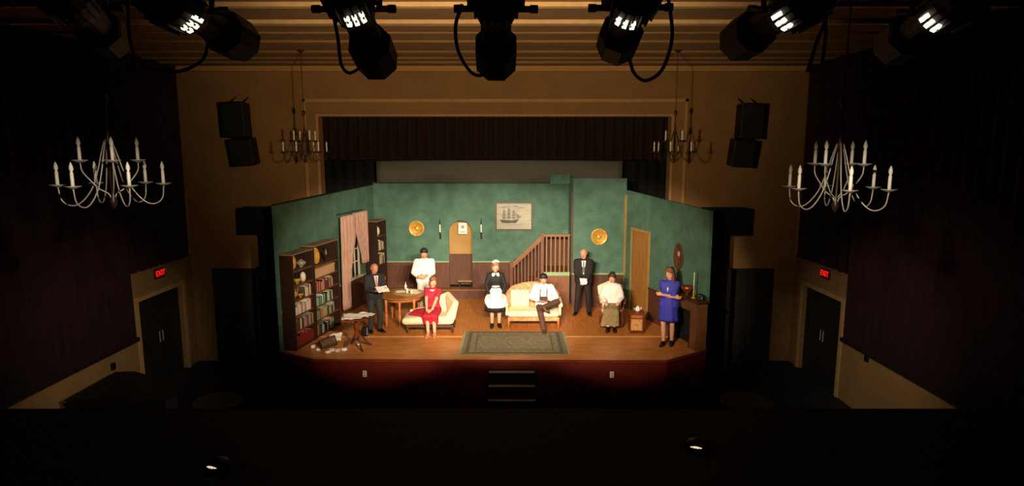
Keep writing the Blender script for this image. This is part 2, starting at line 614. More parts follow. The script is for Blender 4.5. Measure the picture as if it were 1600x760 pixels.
for x0, x1, lab in ((-6.1, ba.x - 0.05, 'black leg curtain beside the left end of the grey border cloth'), (bb.x + 0.03, 5.3, 'black leg curtain beside the right end of the grey border cloth')):
    m_ = MB(Matrix.Translation((0, 18.2, 0)))
    v_, f_ = wavy(x0, x1, SZ, 8.2, 0.03, 0.3, 2, seed=3)
    m_.add(v_, f_)
    tag(m_.build('leg_curtain', BLACKCLOTH, smooth=True), lab, 'curtain')
m_ = MB(Matrix.Translation((0, 18.5, 0)))
v_, f_ = wavy(-4.2, 3.6, ba.z - 0.03, 8.2, 0.05, 0.3, 2, seed=8)
m_.add(v_, f_)
tag(m_.build('back_curtain', VALRED, smooth=True), 'dark red drape above the grey border cloth at stage rear', 'curtain')

# ------------------------------------------------------------------ the green set
PLZ = 1.28                                # step along the back wall
plat = struct(MB().box(LB[0] + 0.02, -0.1, 17.30, YB - 0.02, SZ + 0.001, PLZ - 0.03).build('floor_platform', WAIN))
MB().box(LB[0] + 0.02, -0.1, 17.27, YB - 0.02, PLZ - 0.03, PLZ).build('platform_top', mat('platform_tread', '#8a5a34', 0.5, var=0.15), plat)
BT = P(720, 285, Y=YB).z
SEGX0, SEGX1 = P(895, 350, Y=YS).x, RA[0]
ax0, ax1 = P(702, 400, Y=YB).x, P(738, 400, Y=YB).x
az = P(720, 345, Y=YB).z
ar = (ax1 - ax0) / 2
arch = [(ax0, PLZ - 0.02)]
for k in range(13):
    g = math.pi - math.pi * k / 12
    arch.append(((ax0 + ax1) / 2 + ar * math.cos(g), az - ar * 0.95 + ar * 0.95 * math.sin(g)))
arch.append((ax1, PLZ - 0.02))
wb = MB().prism([(LB[0] - 0.02, SZ)] + [(ax0, SZ)] + arch + [(ax1, SZ), (2.9, SZ), (2.9, BT), (LB[0] - 0.02, BT)], YB, YB + 0.06)
wb = struct(wb.build('wall_back', GREEN))
WZ = P(640, 408, Y=YB).z
MB().box(LB[0] + 0.06, ax0, YB - 0.015, YB - 0.001, PLZ, WZ - 0.04).build('wainscot', WAIN, wb)
MB().box(ax1, 0.1, YB - 0.015, YB - 0.001, PLZ, WZ - 0.04).build('wainscot', WAIN, wb)
for a, b in ((LB[0] + 0.06, ax0 - 0.0), (ax1, 0.1)):
    MB().box(a, b, YB - 0.035, YB - 0.001, WZ - 0.04, WZ).build('chair_rail', TRIMG, wb)
# brown panel that climbs the wall behind the stairs
sx0, sx1 = P(797, 400, Y=YB).x, P(846, 400, Y=YB).x
sz1 = P(846, 371, Y=YB).z
MB().prism([(0.1, PLZ), (2.2, PLZ), (2.2, sz1), (sx1 + 0.1, sz1), (sx0, WZ - 0.06), (0.1, WZ - 0.06)], YB - 0.014, YB - 0.001).build('stair_dado', WAIN, wb)
MB().box(LB[0], 1.9, YB - 0.02, YB - 0.001, BT - 0.03, BT).build('top_batten', DARKPANEL, wb)
# hall seen through the arch
hall = struct(MB().box(ax0 - 0.5, ax1 + 0.5, 18.02, 18.06, SZ, 3.7).build('wall_hall', TANWALL))
MB().box(ax0 - 0.5, ax1 + 0.5, 18.0, 18.019, SZ, P(720, 397, Y=18.0).z).build('wainscot', WAIN, hall)
struct(MB().box(ax0 - 0.3, ax1 + 0.3, YB + 0.07, 17.99, PLZ - 0.02, PLZ).build('floor_hall', DARKPANEL))
o = thing('step_stool', 'low wooden step just inside the arched doorway', 'step', (ax1 - 0.22, YB + 0.22, PLZ))
MB().box(-0.22, 0.2, -0.12, 0.15, 0.14, 0.17).build('tread', mat('step_worn', '#a88a64', 0.5), o)
for x in (-0.19, 0.15):
    MB().box(x, x + 0.03, -0.1, 0.13, 0, 0.14).build('leg', DARKPANEL, o)

# right segment of the back wall, nearer, with its return
ST = P(930, 279, Y=YS).z + 0.05
seg = struct(MB().prismz([(SEGX0, YS), (SEGX1, YS), (SEGX1, YS + 0.06), (SEGX0 + 0.05, YS + 0.06), (SEGX0 + 0.05, YB), (SEGX0, YB)], SZ, ST - 0.05).build('wall_back_right', GREEN))
cz0 = P(930, 429, Y=YS).z
MB().box(SEGX0 + 0.001, SEGX1 - 0.03, YS - 0.015, YS - 0.001, SZ, cz0).build('wainscot', WAIN, seg)
MB().box(SEGX0, SEGX1 - 0.03, YS - 0.05, YS - 0.001, cz0, cz0 + 0.045).build('chair_rail', TRIMG, seg)
MB().box(SEGX0 - 0.04, SEGX0 + 0.01, YS - 0.03, YS + 0.03, 1.9, P(893, 300, Y=YS).z).build('corner_post', DARKWOOD, seg)
MB().box(P(860, 280, Y=YB - 0.2).x, SEGX0 + 0.02, YB - 0.2, YB - 0.15, P(870, 288, Y=YB - 0.2).z, P(870, 273, Y=YB - 0.2).z).build('return_header', GREEN, seg)

# left raked wall
lt = 3.16
lw = MB(LEFT).prism([(0, 0), (LLEN, 0), (LLEN, 3.30), (0, 3.12)], 0, 0.06)
lw = struct(lw.build('wall_set_left', GREEN))
MB(LEFT).prism([(0, 3.12), (LLEN, 3.30), (LLEN, 3.33), (0, 3.15)], -0.01, 0.06).build('top_batten', DARKPANEL, lw)
MB(LEFT).box(0, LLEN, -0.015, -0.001, 0.0, 0.82).build('wainscot', WAIN, lw)
MB(LEFT).box(0, LLEN, -0.03, -0.001, 0.82, 0.86).build('chair_rail', TRIMG, lw)
MB(LEFT).box(-0.02, 0.0, -0.02, 0.06, 0.0, 3.1).build('edge_post', GREEN, lw)

# right raked wall with the door opening
d0, d1, dz = along(RIGHT, 0, 987), along(RIGHT, 0, 1012), P(1000, 360, Y=15.9).z - SZ
print('door', d0, d1, dz, RLEN, LLEN)
rw = MB(RIGHT).prism([(0, 0), (d0, 0), (d0, dz), (d1, dz), (d1, 0), (RLEN, 0), (RLEN, 3.0), (0, 3.22)], 0, 0.06)
rw = struct(rw.build('wall_set_right', GREEN))
MB(RIGHT).box(d1 + 0.07, RLEN, -0.015, -0.001, 0, 0.80).build('wainscot', WAIN, rw)
MB(RIGHT).box(d1 + 0.07, RLEN, -0.03, -0.001, 0.80, 0.84).build('chair_rail', DARKWOOD, rw)
MB(RIGHT).box(0.0, 0.045, -0.06, -0.001, 0.9, 3.1).build('corner_strip', GOLDTRIM, rw)
MB(RIGHT).box(RLEN, RLEN + 0.02, -0.02, 0.06, 0, 2.98).build('edge_post', GREEN, rw)
for b in ((d0 - 0.07, d0, 0, dz + 0.07), (d1, d1 + 0.07, 0, dz + 0.07), (d0, d1, dz, dz + 0.07)):
    MB(RIGHT).box(b[0], b[1], -0.03, -0.001, b[2], b[3]).build('casing', GOLDTRIM, rw)
dr = bpy.data.objects.new('door_1', None)
COL.objects.link(dr)
dr['kind'] = 'structure'
dr.matrix_world = RIGHT @ Matrix.Translation((d0 + 0.02, 0.03, 0.01)) @ Matrix.Rotation(R(16), 4, 'Z')
MB().box(0, d1 - d0 - 0.08, -0.02, 0.02, 0, dz - 0.03).build('door_leaf', DOORW, dr)
for x0 in (0.1, 0.55):
    for z0, z1 in ((0.15, 0.9), (1.05, 1.95)):
        MB().box(x0, x0 + 0.35, -0.028, -0.0201, z0, z1).build('panel', DOORW, dr, bevel=0.006)
MB().lathe([(0.006, 0), (0.012, 0.03), (0.028, 0.05), (0.026, 0.075), (0.0, 0.08)], 10, M=Matrix.Translation((0.92, -0.02, 1.0)) @ Matrix.Rotation(R(90), 4, 'X')).build('door_knob', GOLD, dr, smooth=True)
# dim room beyond the open door
struct(MB(RIGHT).box(-0.4, 2.0, 0.9, 0.95, 0, 2.35).build('wall_beyond_door', TANWALL))

# ------------------------------------------------------------------ staircase
yf, yr = 16.55, YB - 0.02
lz = P(870, 426, Y=yf).z
n0 = P(799, 440, Y=yf).x
n1 = P(847, 400, Y=yf).x
lx = SEGX0 - 0.05
sc = thing('staircase', 'brown staircase climbing right to a railed landing at stage rear', 'staircase', (n1, yf, SZ))
sm = RAILW
H = lz - SZ
ns = 5
MB().box(0.02, lx - n1, 0.03, yr - yf, H - 0.05, H).build('landing', sm, sc)
MB().box(-0.02, lx - n1, -0.02, 0.03, H - 0.09, H + 0.01).build('landing_edge', TRIMG, sc)
MB().box(0.03, lx - n1, 0.0, 0.03, 0, H - 0.09).build('landing_front', mat('landing_panel_brown', '#7a4a2e', 0.5, var=0.15, stretch=(6, 1, 0.6)), sc)
run = (n1 - n0) / ns
for k in range(ns):
    x = (n0 - n1) + run * k
    z = H * (k + 1) / (ns + 1)
    MB().box(x, x + run + 0.02, 0.04, yr - yf, z - 0.03, z).build('tread', sm, sc)
    MB().box(x + 0.01, x + 0.03, 0.04, yr - yf, max(0, z - H / (ns + 1)), z - 0.03).build('riser', sm, sc)
MB().prism([(n0 - n1, 0), (0.0, 0), (0.0, H - 0.1), (n0 - n1, 0.05)], 0.0, 0.03).build('stringer', sm, sc)
rz1 = P(846, 366, Y=yf).z - SZ
rz0 = P(797, 412, Y=yf).z - SZ
for x, h in ((n0 - n1, rz0 + 0.02), (0.0, rz1 + 0.02)):
    nw = MB().box(x - 0.045, x + 0.045, -0.045, 0.035, 0, h).build('newel', sm, sc, bevel=0.004)
    MB().box(x - 0.055, x + 0.055, -0.055, 0.045, h, h + 0.03).build('newel_cap', sm, nw)
MB().prism([(n0 - n1, rz0 - 0.16), (0.0, rz1 - 0.16), (0, rz1), (n0 - n1, rz0)], -0.035, 0.03).build('sloping_handrail', mat('handrail_brown', '#7e5032', 0.45, var=0.1), sc)
MB().box(0.0, lx - n1, -0.035, 0.03, rz1 - 0.07, rz1).build('landing_handrail', MATS['handrail_brown'], sc)
BAL = mat('baluster_brown', '#8a6040', 0.5, var=0.1)
for k in range(1, 7):
    x = k * (lx - n1) / 6.3
    if x < lx - n1 - 0.02:
        MB().box(x - 0.017, x + 0.017, -0.02, 0.015, H + 0.01, rz1 - 0.07).build('baluster', BAL, sc)
for k in range(1, 9):
    t = k / 9
    x = (n0 - n1) * (1 - t)
    MB().box(x - 0.02, x + 0.02, -0.02, 0.0, 0.05 + t * (H - 0.15) - 0.02, rz0 - 0.15 + t * (rz1 - rz0)).build('baluster', sm, sc)


# ================================================================== FURNITURE
BOOKW = mat('bookcase_dark_stain', '#2f1b11', 0.5, var=0.2, scale=5, stretch=(5, 5, 0.7))


def bookcase(label, M, W, D, Hh, shelves, back=True):
    t = thing('bookcase', label, 'bookcase', M=M)
    MB().box(0, 0.03, -D, 0, 0, Hh).build('side_panel', BOOKW, t)
    MB().box(W - 0.03, W, -D, 0, 0, Hh).build('side_panel', BOOKW, t)
    MB().box(-0.01, W + 0.01, -D - 0.01, 0, Hh, Hh + 0.03).build('top', mat('top_board', '#8a6a48', 0.5, var=0.1), t)
    MB().box(0.03, W - 0.03, -0.015, 0, 0.04, Hh).build('back_panel', BOOKW, t)
    MB().box(0.03, W - 0.03, -D + 0.02, -0.015, 0.0, 0.05).build('plinth', BOOKW, t)
    for z in shelves:
        MB().box(0.03, W - 0.03, -D + 0.01, -0.015, z - 0.025, z).build('shelf', mat('shelf_brown', '#6a4428', 0.5, var=0.15), t)
    return t


D1 = 0.29
S1 = [0.42, 0.76, 1.08, 1.40, 1.72]
b1a, b1b, b2b = along(LEFT, 0.32, 460), along(LEFT, 0.32, 491), along(LEFT, 0.32, 530)
W1, W2 = b1b - b1a, b2b - b1b - 0.05
print('book', b1a, b1b, b2b, W1, W2)
B1M = LEFT @ Matrix.Translation((b1a, -0.035, 0))
B2M = LEFT @ Matrix.Translation((b1b + 0.05, -0.035, 0))
bookcase('dark brown bookcase nearest the front edge of stage, red volumes at bottom', B1M, W1, D1, 2.07, S1)
S2 = [0.42, 0.74, 1.06, 1.38, 1.66]
bookcase('dark brown bookcase between the front bookcase and the pink curtains', B2M, W2, D1, 2.12, S2)
BBM = LEFT @ Matrix.Translation((LLEN - 0.76, -0.035, 0.285))
bookcase('tall narrow brown bookcase in the rear left corner', BBM, 0.66, 0.36, P(590, 347, Y=16.9).z - SZ - 0.285, [0.4, 0.8, 1.2, 1.6])

BOOKC = [('dark red', '#7a1c18'), ('cream', '#d8c8a4'), ('dark green', '#1f4a34'), ('pale green', '#7ea08a'), ('white', '#e4ddd0'), ('brown', '#5a3822'), ('navy', '#26304e'), ('pinkish', '#b87a70'), ('tan', '#a88458'), ('black', '#181414')]
BM_ = {}
ORD = ['first', 'second', 'third', 'fourth', 'fifth', 'sixth', 'seventh', 'eighth', 'ninth', 'tenth', 'eleventh', 'twelfth', 'thirteenth', 'fourteenth', 'fifteenth', 'sixteenth', 'seventeenth', 'eighteenth']


def book_mesh(cn, hexc):
    if cn in BM_:
        return BM_[cn]
    m1 = mat('cover_' + cn.replace(' ', '_'), hexc, 0.6, var=0.1)
    root = bpy.data.meshes.new('book')
    b = MB()
    b.box(0, 1, 0, 0.92, 0, 1)                  # block of pages between boards
    b.box(0.0, 0.14, -0.02, 1.0, -0.0, 1.03)
    b.box(0.86, 1.0, -0.02, 1.0, -0.0, 1.03)
    b.box(0.0, 1.0, -0.06, 0.02, -0.0, 1.03)
    me = b.mesh('book')
    me.materials.append(m1)
    me.materials.append(PAPER)
    for i, p in enumerate(me.polygons):
        p.material_index = 1 if i < 6 else 0
    BM_[cn] = me
    return me


def fill_shelf(M, x0, x1, z, cols, D, hmax, place, group, seed, gap=0.0, order=0):
    rnd = random.Random(seed)
    x = x0
    k = 0
    while True:
        wd = rnd.uniform(0.035, 0.062)
        if x + wd > x1:
            break
        cn, hx = BOOKC[rnd.choice(cols)]
        h = min(hmax, rnd.uniform(0.62, 0.97) * hmax)
        dp = rnd.uniform(0.16, 0.2)
        o = bpy.data.objects.new('book', book_mesh(cn, hx))
        COL.objects.link(o)
        o.matrix_world = M @ Matrix.Translation((x, -D + 0.035, z + 0.001)) @ Matrix.Diagonal((wd - 0.003, dp, h / 1.03, 1))
        tag(o, f'{cn} book, {ORD[k]} from left on {place}', 'book', group)
        x += wd + (0.0)
        k += 1
        if k >= 18:
            break


fill_shelf(B1M, 0.05, W1 - 0.04, 0.052, [0], D1, 0.30, 'bottom shelf of the front bookcase', 'books in the front bookcase', 1)
fill_shelf(B1M, 0.05, W1 - 0.04, S1[0], [2, 3, 4, 0, 7, 5], D1, 0.28, 'second lowest shelf of the front bookcase', 'books in the front bookcase', 2)
fill_shelf(B1M, 0.05, W1 - 0.04, S1[1], [0, 4, 1, 7, 4], D1, 0.27, 'middle shelf of the front bookcase', 'books in the front bookcase', 3)
fill_shelf(B1M, 0.5, W1 - 0.04, S1[2], [1, 5, 7, 8, 6], D1, 0.26, 'fourth shelf up of the front bookcase', 'books in the front bookcase', 4)
fill_shelf(B2M, 0.05, W2 - 0.04, 0.052, [5, 9, 8, 3], D1, 0.28, 'bottom shelf of the curtain bookcase', 'books in the bookcase by the curtains', 5)
fill_shelf(B2M, 0.05, W2 - 0.2, S2[0], [3, 2, 8, 5], D1, 0.26, 'second lowest shelf of the curtain bookcase', 'books in the bookcase by the curtains', 6)
fill_shelf(B2M, 0.05, W2 - 0.04, S2[1], [3, 3, 1, 6, 2], D1, 0.26, 'middle shelf of the curtain bookcase', 'books in the bookcase by the curtains', 7)
fill_shelf(B2M, 0.05, W2 - 0.12, S2[2], [7, 0, 6, 5, 8], D1, 0.26, 'fourth shelf up of the bookcase by the curtains', 'books in the bookcase by the curtains', 8)
fill_shelf(BBM, 0.05, 0.55, 0.8, [1, 5, 9], 0.36, 0.3, 'second shelf of the corner bookcase', 'books in the corner bookcase', 9)
fill_shelf(BBM, 0.05, 0.5, 1.2, [4, 5, 1], 0.36, 0.3, 'third shelf of the corner bookcase', 'books in the corner bookcase', 10)


def plate(label, M, r, tilt=0.0, stand=True, m=GOLD):
    t = thing('display_plate', label, 'plate', M=M)
    Mx = Matrix.Rotation(R(90 - tilt), 4, 'X')
    MB().lathe([(0.0, 0.006), (r * 0.45, 0.008), (r * 0.55, 0.012), (r * 0.62, 0.03), (r * 0.9, 0.04), (r, 0.05), (r, 0.042), (r * 0.9, 0.03), (r * 0.6, 0.015), (0.0, 0.0)], 28, M=Mx).build('dish', m, t, smooth=True)
    MB().lathe([(0.0, 0.02), (r * 0.2, 0.018), (r * 0.28, 0.010), (0.0, 0.008)], 16, M=Mx).build('centre_boss', m, t, smooth=True)
    for k in range(12):
        g = k * math.pi / 6
        p = (r * 0.76 * math.cos(g), r * 0.76 * math.sin(g), 0.043)
        MB().lathe([(0.0, -0.01), (r * 0.075, -0.004), (r * 0.05, 0.006), (0.0, 0.008)], 6, c=p, M=Mx).build('embossed_bead', m, t, smooth=True)
    return t


plate('round gold plate leaning on top shelf of the front bookcase', B1M @ Matrix.Translation((0.24, -0.10, S1[4] + 0.165)), 0.155, 8)
plate('round gold plate leaning on top shelf of the curtain bookcase', B2M @ Matrix.Translation((0.35, -0.10, S2[4] + 0.20)), 0.19, 8)


def vase(label, M, prof, m, name='vase', cat='vase', handle=False):
    t = thing(name, label, cat, M=M)
    MB().lathe(prof, 18).build('body', m, t, smooth=True)
    if handle:
        r = max(p[0] for p in prof)
        h = prof[-1][1]
        for s_ in (-1, 1):
            MB().tube(crom([(s_ * r * 0.6, 0, h * 0.85), (s_ * r * 1.3, 0, h * 0.8), (s_ * r * 1.25, 0, h * 0.5), (s_ * r * 0.8, 0, h * 0.4)]), 0.008, 6).build('handle', m, t, smooth=True)
    return t


vase('silvery lidded bowl on top shelf of the front bookcase', B1M @ Matrix.Translation((0.62, -0.13, S1[4])), [(0.04, 0), (0.03, 0.02), (0.1, 0.07), (0.11, 0.11), (0.06, 0.14), (0.02, 0.17), (0.0, 0.18)], WHITEMET)
vase('dark two-handled vase beside the gold plate of the curtain bookcase', B2M @ Matrix.Translation((0.85, -0.14, S2[4])), [(0.05, 0), (0.03, 0.03), (0.09, 0.12), (0.1, 0.2), (0.05, 0.27), (0.06, 0.31), (0.0, 0.31)], DARKMET, handle=True)
vase('brass jug on the fourth shelf of the front bookcase', B1M @ Matrix.Translation((0.22, -0.13, S1[2])), [(0.05, 0), (0.04, 0.02), (0.1, 0.08), (0.1, 0.14), (0.04, 0.2), (0.05, 0.24), (0.0, 0.24)], GOLD, 'jug', 'jug', True)
vase('small brass bowl beside the jug in the front bookcase', B1M @ Matrix.Translation((0.4, -0.2, S1[2])), [(0.03, 0), (0.03, 0.02), (0.07, 0.07), (0.075, 0.1), (0.0, 0.09)], GOLD, 'bowl', 'bowl')
vase('small amber bowl on the fifth shelf of the front bookcase', B1M @ Matrix.Translation((0.3, -0.2, S1[3])), [(0.03, 0), (0.03, 0.02), (0.08, 0.08), (0.085, 0.13), (0.0, 0.12)], GOLD, 'bowl', 'bowl')
vase('pale jar on the fifth shelf of the front bookcase', B1M @ Matrix.Translation((0.62, -0.16, S1[3])), [(0.04, 0), (0.06, 0.06), (0.06, 0.15), (0.03, 0.2), (0.0, 0.21)], CANDLEM, 'jar', 'jar')
vase('pale ginger jar on the top shelf of the corner bookcase', BBM @ Matrix.Translation((0.3, -0.22, 1.6)), [(0.05, 0), (0.09, 0.1), (0.08, 0.2), (0.04, 0.26), (0.0, 0.28)], CANDLEM, 'jar', 'jar')
o = thing('storage_box', 'flat cream box on upper shelf of the curtain bookcase', 'box', M=B2M @ Matrix.Translation((0.08, -D1 + 0.03, S2[3])))
MB().box(0, 0.95, 0, 0.2, 0, 0.18).build('box_body', mat('kraft_cream', '#c09a70', 0.8, var=0.06), o, bevel=0.004)
MB().box(-0.01, 0.96, -0.01, 0.21, 0.18, 0.215).build('lid', MATS['kraft_cream'], o, bevel=0.004)

# window on the left wall with curtains
w0, w1 = along(LEFT, 0.12, 531, 2.0), along(LEFT, 0.12, 571, 2.0)
print('win', w0, w1)
WX0, WX1, WZ0, WZ1 = w0 + 0.35, w1 - 0.3, 0.95, 2.35
wd = bpy.data.objects.new('window_1', None)
COL.objects.link(wd)
wd['kind'] = 'structure'
wd.matrix_world = LEFT
WHITEP = mat('white_window_paint', '#dcd4c4', 0.5, var=0.04)
for b in ((WX0 - 0.06, WX0, WZ0 - 0.06, WZ1 + 0.06), (WX1, WX1 + 0.06, WZ0 - 0.06, WZ1 + 0.06), (WX0, WX1, WZ1, WZ1 + 0.06)):
    MB().box(b[0], b[1], -0.035, -0.002, b[2], b[3]).build('window_frame', WHITEP, wd)
MB().box(WX0 - 0.1, WX1 + 0.1, -0.09, -0.002, WZ0 - 0.1, WZ0 - 0.06).build('window_sill', WHITEP, wd)
MB().box(WX0, WX1, -0.008, -0.002, WZ0 - 0.06, WZ1).build('pane', mat('night_glass', '#0c1214', 0.1, var=0.1), wd)
for k in range(1, 4):
    x = WX0 + (WX1 - WX0) * k / 4
    MB().box(x - 0.015, x + 0.015, -0.03, -0.009, WZ0 - 0.06, WZ1).build('mullion', WHITEP, wd)
for k in range(1, 4):
    z = WZ0 + (WZ1 - WZ0) * k / 4
    MB().box(WX0, WX1, -0.028, -0.009, z - 0.015, z + 0.015).build('glazing_bar', WHITEP, wd)
PINK = mat('dusty_pink_brocade', '#b58a7c', 0.85, color2='#d0aa98', scale=5, stretch=(9, 9, 0.5))


def pinchL(s_, t, x, y):
    # left curtain hangs long, its free edge drawn back towards the wall side lower down
    if t < 0.75:
        k = (0.75 - t) / 0.75
        x = w0 + (x - w0) * (1 - 0.45 * min(1, k * 1.7))
    return x, y


def pinchR(s_, t, x, y):
    k = (1 - t)
    x = w1 + (x - w1) * (1 - 0.62 * min(1, k * 1.15) ** 1.3)
    return x, y


m_ = MB(LEFT @ Matrix.Translation((0, -0.10, 0)))
v_, f_ = wavy(w0, (w0 + w1) / 2 + 0.05, 0.22, 2.62, 0.045, 0.2, 12, seed=2, pinch=pinchL)
m_.add(v_, f_)
tag(m_.build('drape', PINK, smooth=True), 'long dusty pink drape at the left side of the set window', 'curtain')
m_ = MB(LEFT @ Matrix.Translation((0, -0.10, 0)))
v_, f_ = wavy((w0 + w1) / 2, w1, 1.22, 2.64, 0.045, 0.2, 12, seed=5, pinch=pinchR)
m_.add(v_, f_)
tag(m_.build('drape', PINK, smooth=True), 'shorter dusty pink drape drawn back at right side of the set window', 'curtain')
tag(MB(LEFT).tube([(w0 + 0.01, -0.06, 2.67), (w1 - 0.01, -0.06, 2.67)], 0.012).build('curtain_rod', DARKMET), 'thin dark rod carrying the pink drapes', 'curtain rod')

# wall sconce by the window, sconces beside the arch
GREYW = mat('candle_white', '#e8e2d2', 0.5, var=0.03)


def sconce(label, M, group=None, hh=0.5, col=DARKMET):
    t = thing('wall_sconce', label, 'sconce', M=M, group=group)
    MB().box(-0.025, 0.025, -0.015, 0, -hh * 0.5, -hh * 0.15).build('back_plate', col, t, bevel=0.004)
    MB().tube(crom([(0, -0.01, -hh * 0.35), (0, -0.06, -hh * 0.42), (0, -0.09, -hh * 0.3), (0, -0.09, -hh * 0.18)]), 0.010, 6).build('arm', col, t)
    MB().lathe([(0.012, -hh * 0.2), (0.035, -hh * 0.16), (0.035, -hh * 0.145), (0, -hh * 0.14)], 12, c=(0, -0.09, 0)).build('drip_plate', col, t)
    MB().lathe([(0.022, -hh * 0.14), (0.022, hh * 0.22), (0.0, hh * 0.23)], 10, c=(0, -0.09, 0)).build('candle', GREYW, t)
    MB().lathe([(0.006, hh * 0.22), (0.012, hh * 0.3), (0.007, hh * 0.45), (0.0, hh * 0.52)], 8, c=(0, -0.09, 0)).build('dark_wick_tip', col, t)
    return t


p = P(688, 358, Y=YB)
sconce('black and white candle sconce left of the arched doorway', Matrix.Translation((p.x, YB - 0.001, p.z)), hh=0.62)
p = P(752, 358, Y=YB)
sconce('black and white candle sconce right of the arched doorway', Matrix.Translation((p.x, YB - 0.001, p.z)), hh=0.62)
sconce('small pale sconce on the left wall beyond the pink drapes', LEFT @ Matrix.Translation((along(LEFT, 0.08, 576, 2.0), -0.001, 1.95)), hh=0.3, col=WHITEMET)

p = P(651, 357, Y=YB)
plate('bright round gold plate hung on the green back wall', Matrix.Translation((p.x, YB - 0.002, p.z)), 0.225)
p = P(936, 370, Y=YS)
plate('round brass plate hung above the bald man on the right', Matrix.Translation((p.x, YS - 0.002, p.z)), 0.225)

# ship picture
a, b = P(774, 316, Y=YB), P(832, 360, Y=YB)
pc = thing('framed_picture', 'framed grey picture of a sailing ship on the green wall', 'picture', ((a.x + b.x) / 2, YB - 0.002, (a.z + b.z) / 2))
hw, hh = (b.x - a.x) / 2, (a.z - b.z) / 2
for x0, x1, z0, z1 in ((-hw, -hw + 0.04, -hh, hh), (hw - 0.04, hw, -hh, hh), (-hw + 0.04, hw - 0.04, hh - 0.04, hh), (-hw + 0.04, hw - 0.04, -hh, -hh + 0.04)):
    MB().box(x0, x1, -0.035, 0, z0, z1).build('frame_bar', DARKWOOD, pc)
cv = MB().box(-hw + 0.04, hw - 0.04, -0.012, 0, -hh + 0.04, hh - 0.04).build('canvas', mat('grey_sky_print', '#a8a698', 0.7, color2='#bdb9a8', scale=2.5, stretch=(1, 1, 4)), pc)
INK = mat('print_ink', '#55564e', 0.7)
INK2 = mat('print_mid_grey', '#7f7e72', 0.7)
b_ = MB()
cx, cz_ = -0.16, -0.10
K15 = 1.55
b_.prism([(cx - 0.17 * K15, cz_ - 0.0), (cx - 0.12 * K15, cz_ - 0.1), (cx + 0.14 * K15, cz_ - 0.1), (cx + 0.2 * K15, cz_ + 0.02), (cx + 0.08 * K15, cz_ - 0.02)], -0.0135, -0.012)
for mx, mh in ((-0.13, 0.33), (0.01, 0.40), (0.15, 0.30)):
    b_.box(cx + mx - 0.005, cx + mx + 0.005, -0.0135, -0.012, cz_ - 0.03, cz_ + mh)
b_.build('ship_hull', INK, cv)
b_ = MB()
for mx, mh in ((-0.13, 0.29), (0.01, 0.36), (0.15, 0.27)):
    for q in range(3):
        z = cz_ + 0.02 + q * mh * 0.3
        wq = 0.062 - q * 0.013
        b_.prism([(cx + mx - wq, z), (cx + mx + wq, z), (cx + mx + wq * 0.8, z + mh * 0.25), (cx + mx - wq * 0.8, z + mh * 0.25)], -0.0145, -0.0136)
b_.prism([(cx + 0.25, cz_ + 0.02), (cx + 0.38, cz_ + 0.08), (cx + 0.2, cz_ + 0.2)], -0.0145, -0.0136)
b_.build('sails', INK2, cv)
b_ = MB()
for q in range(4):
    z = cz_ - 0.12 - q * 0.035
    b_.prism([(-hw + 0.06, z), (-0.2, z + 0.012), (0.1, z - 0.004), (hw - 0.08, z + 0.01), (hw - 0.08, z + 0.002), (0.1, z - 0.014), (-0.2, z + 0.002), (-hw + 0.06, z - 0.008)], -0.0135, -0.012)
for xx, zz, ww in ((0.2, 0.24, 0.2), (-0.3, 0.26, 0.14), (0.05, 0.29, 0.1)):
    b_.prism([(xx - ww, zz), (xx, zz + 0.018), (xx + ww, zz + 0.004), (xx, zz - 0.012)], -0.0135, -0.012)
b_.build('waves', INK2, cv)

# white sign hung in the arch and dark bracket over it
p = P(723, 357, Y=YB + 0.12)
sg = thing('hanging_sign', 'small white framed picture hanging in the arched doorway', 'sign', (p.x, YB + 0.12, p.z))
MB().box(-0.125, 0.125, -0.01, 0.01, -0.17, 0.16).build('board', PAPER, sg)
MB().lathe([(0.0, 0.0), (0.05, 0.001), (0.05, 0.004), (0, 0.004)], 14, c=(0, 0.04, 0.011), M=Matrix.Rotation(R(90), 4, 'X')).build('printed_disc', mat('sign_grey', '#9a8f80'), sg)
MB().box(-0.07, 0.07, -0.013, -0.0101, -0.12, -0.09).build('printed_line', MATS['sign_grey'], sg)
for s_ in (-1, 1):
    MB().tube([(s_ * 0.1, 0, 0.16), (s_ * 0.1, 0, 0.2), (s_ * 0.1, -0.09, 0.26)], 0.004, 5).build('hanger', CABLE, sg)
# ------------------------------------------------------------------ rug
rug = thing('area_rug', 'grey green patterned rug on the apron before the sofa', 'rug', (0.05, 13.12, SZ + 0.005))
RUGM = mat('sage_rug', '#6a6148', 0.95, color2='#7a7054', scale=9)
RUGD = mat('rug_border_dark', '#4e4836', 0.95, color2='#5c5440', scale=12)
RUGL = mat('rug_motif_pale', '#857c60', 0.95, color2='#756c52', scale=14)
MB().box(-1.13, 1.13, -0.82, 0.86, 0, 0.012).build('pile', RUGM, rug)
b_ = MB()
for x0, x1, y0, y1 in ((-1.05, 1.05, -0.76, -0.68), (-1.05, 1.05, 0.72, 0.80), (-1.05, -0.97, -0.68, 0.72), (0.97, 1.05, -0.68, 0.72), (-0.85, 0.85, -0.56, -0.53), (-0.85, 0.85, 0.57, 0.60), (-0.85, -0.82, -0.53, 0.57), (0.82, 0.85, -0.53, 0.57)):
    b_.box(x0, x1, y0, y1, 0.012, 0.0145)
for k in range(9):
    x = -0.8 + 0.02 * k * 0
b_.build('woven_border', RUGD, rug)
b_ = MB()
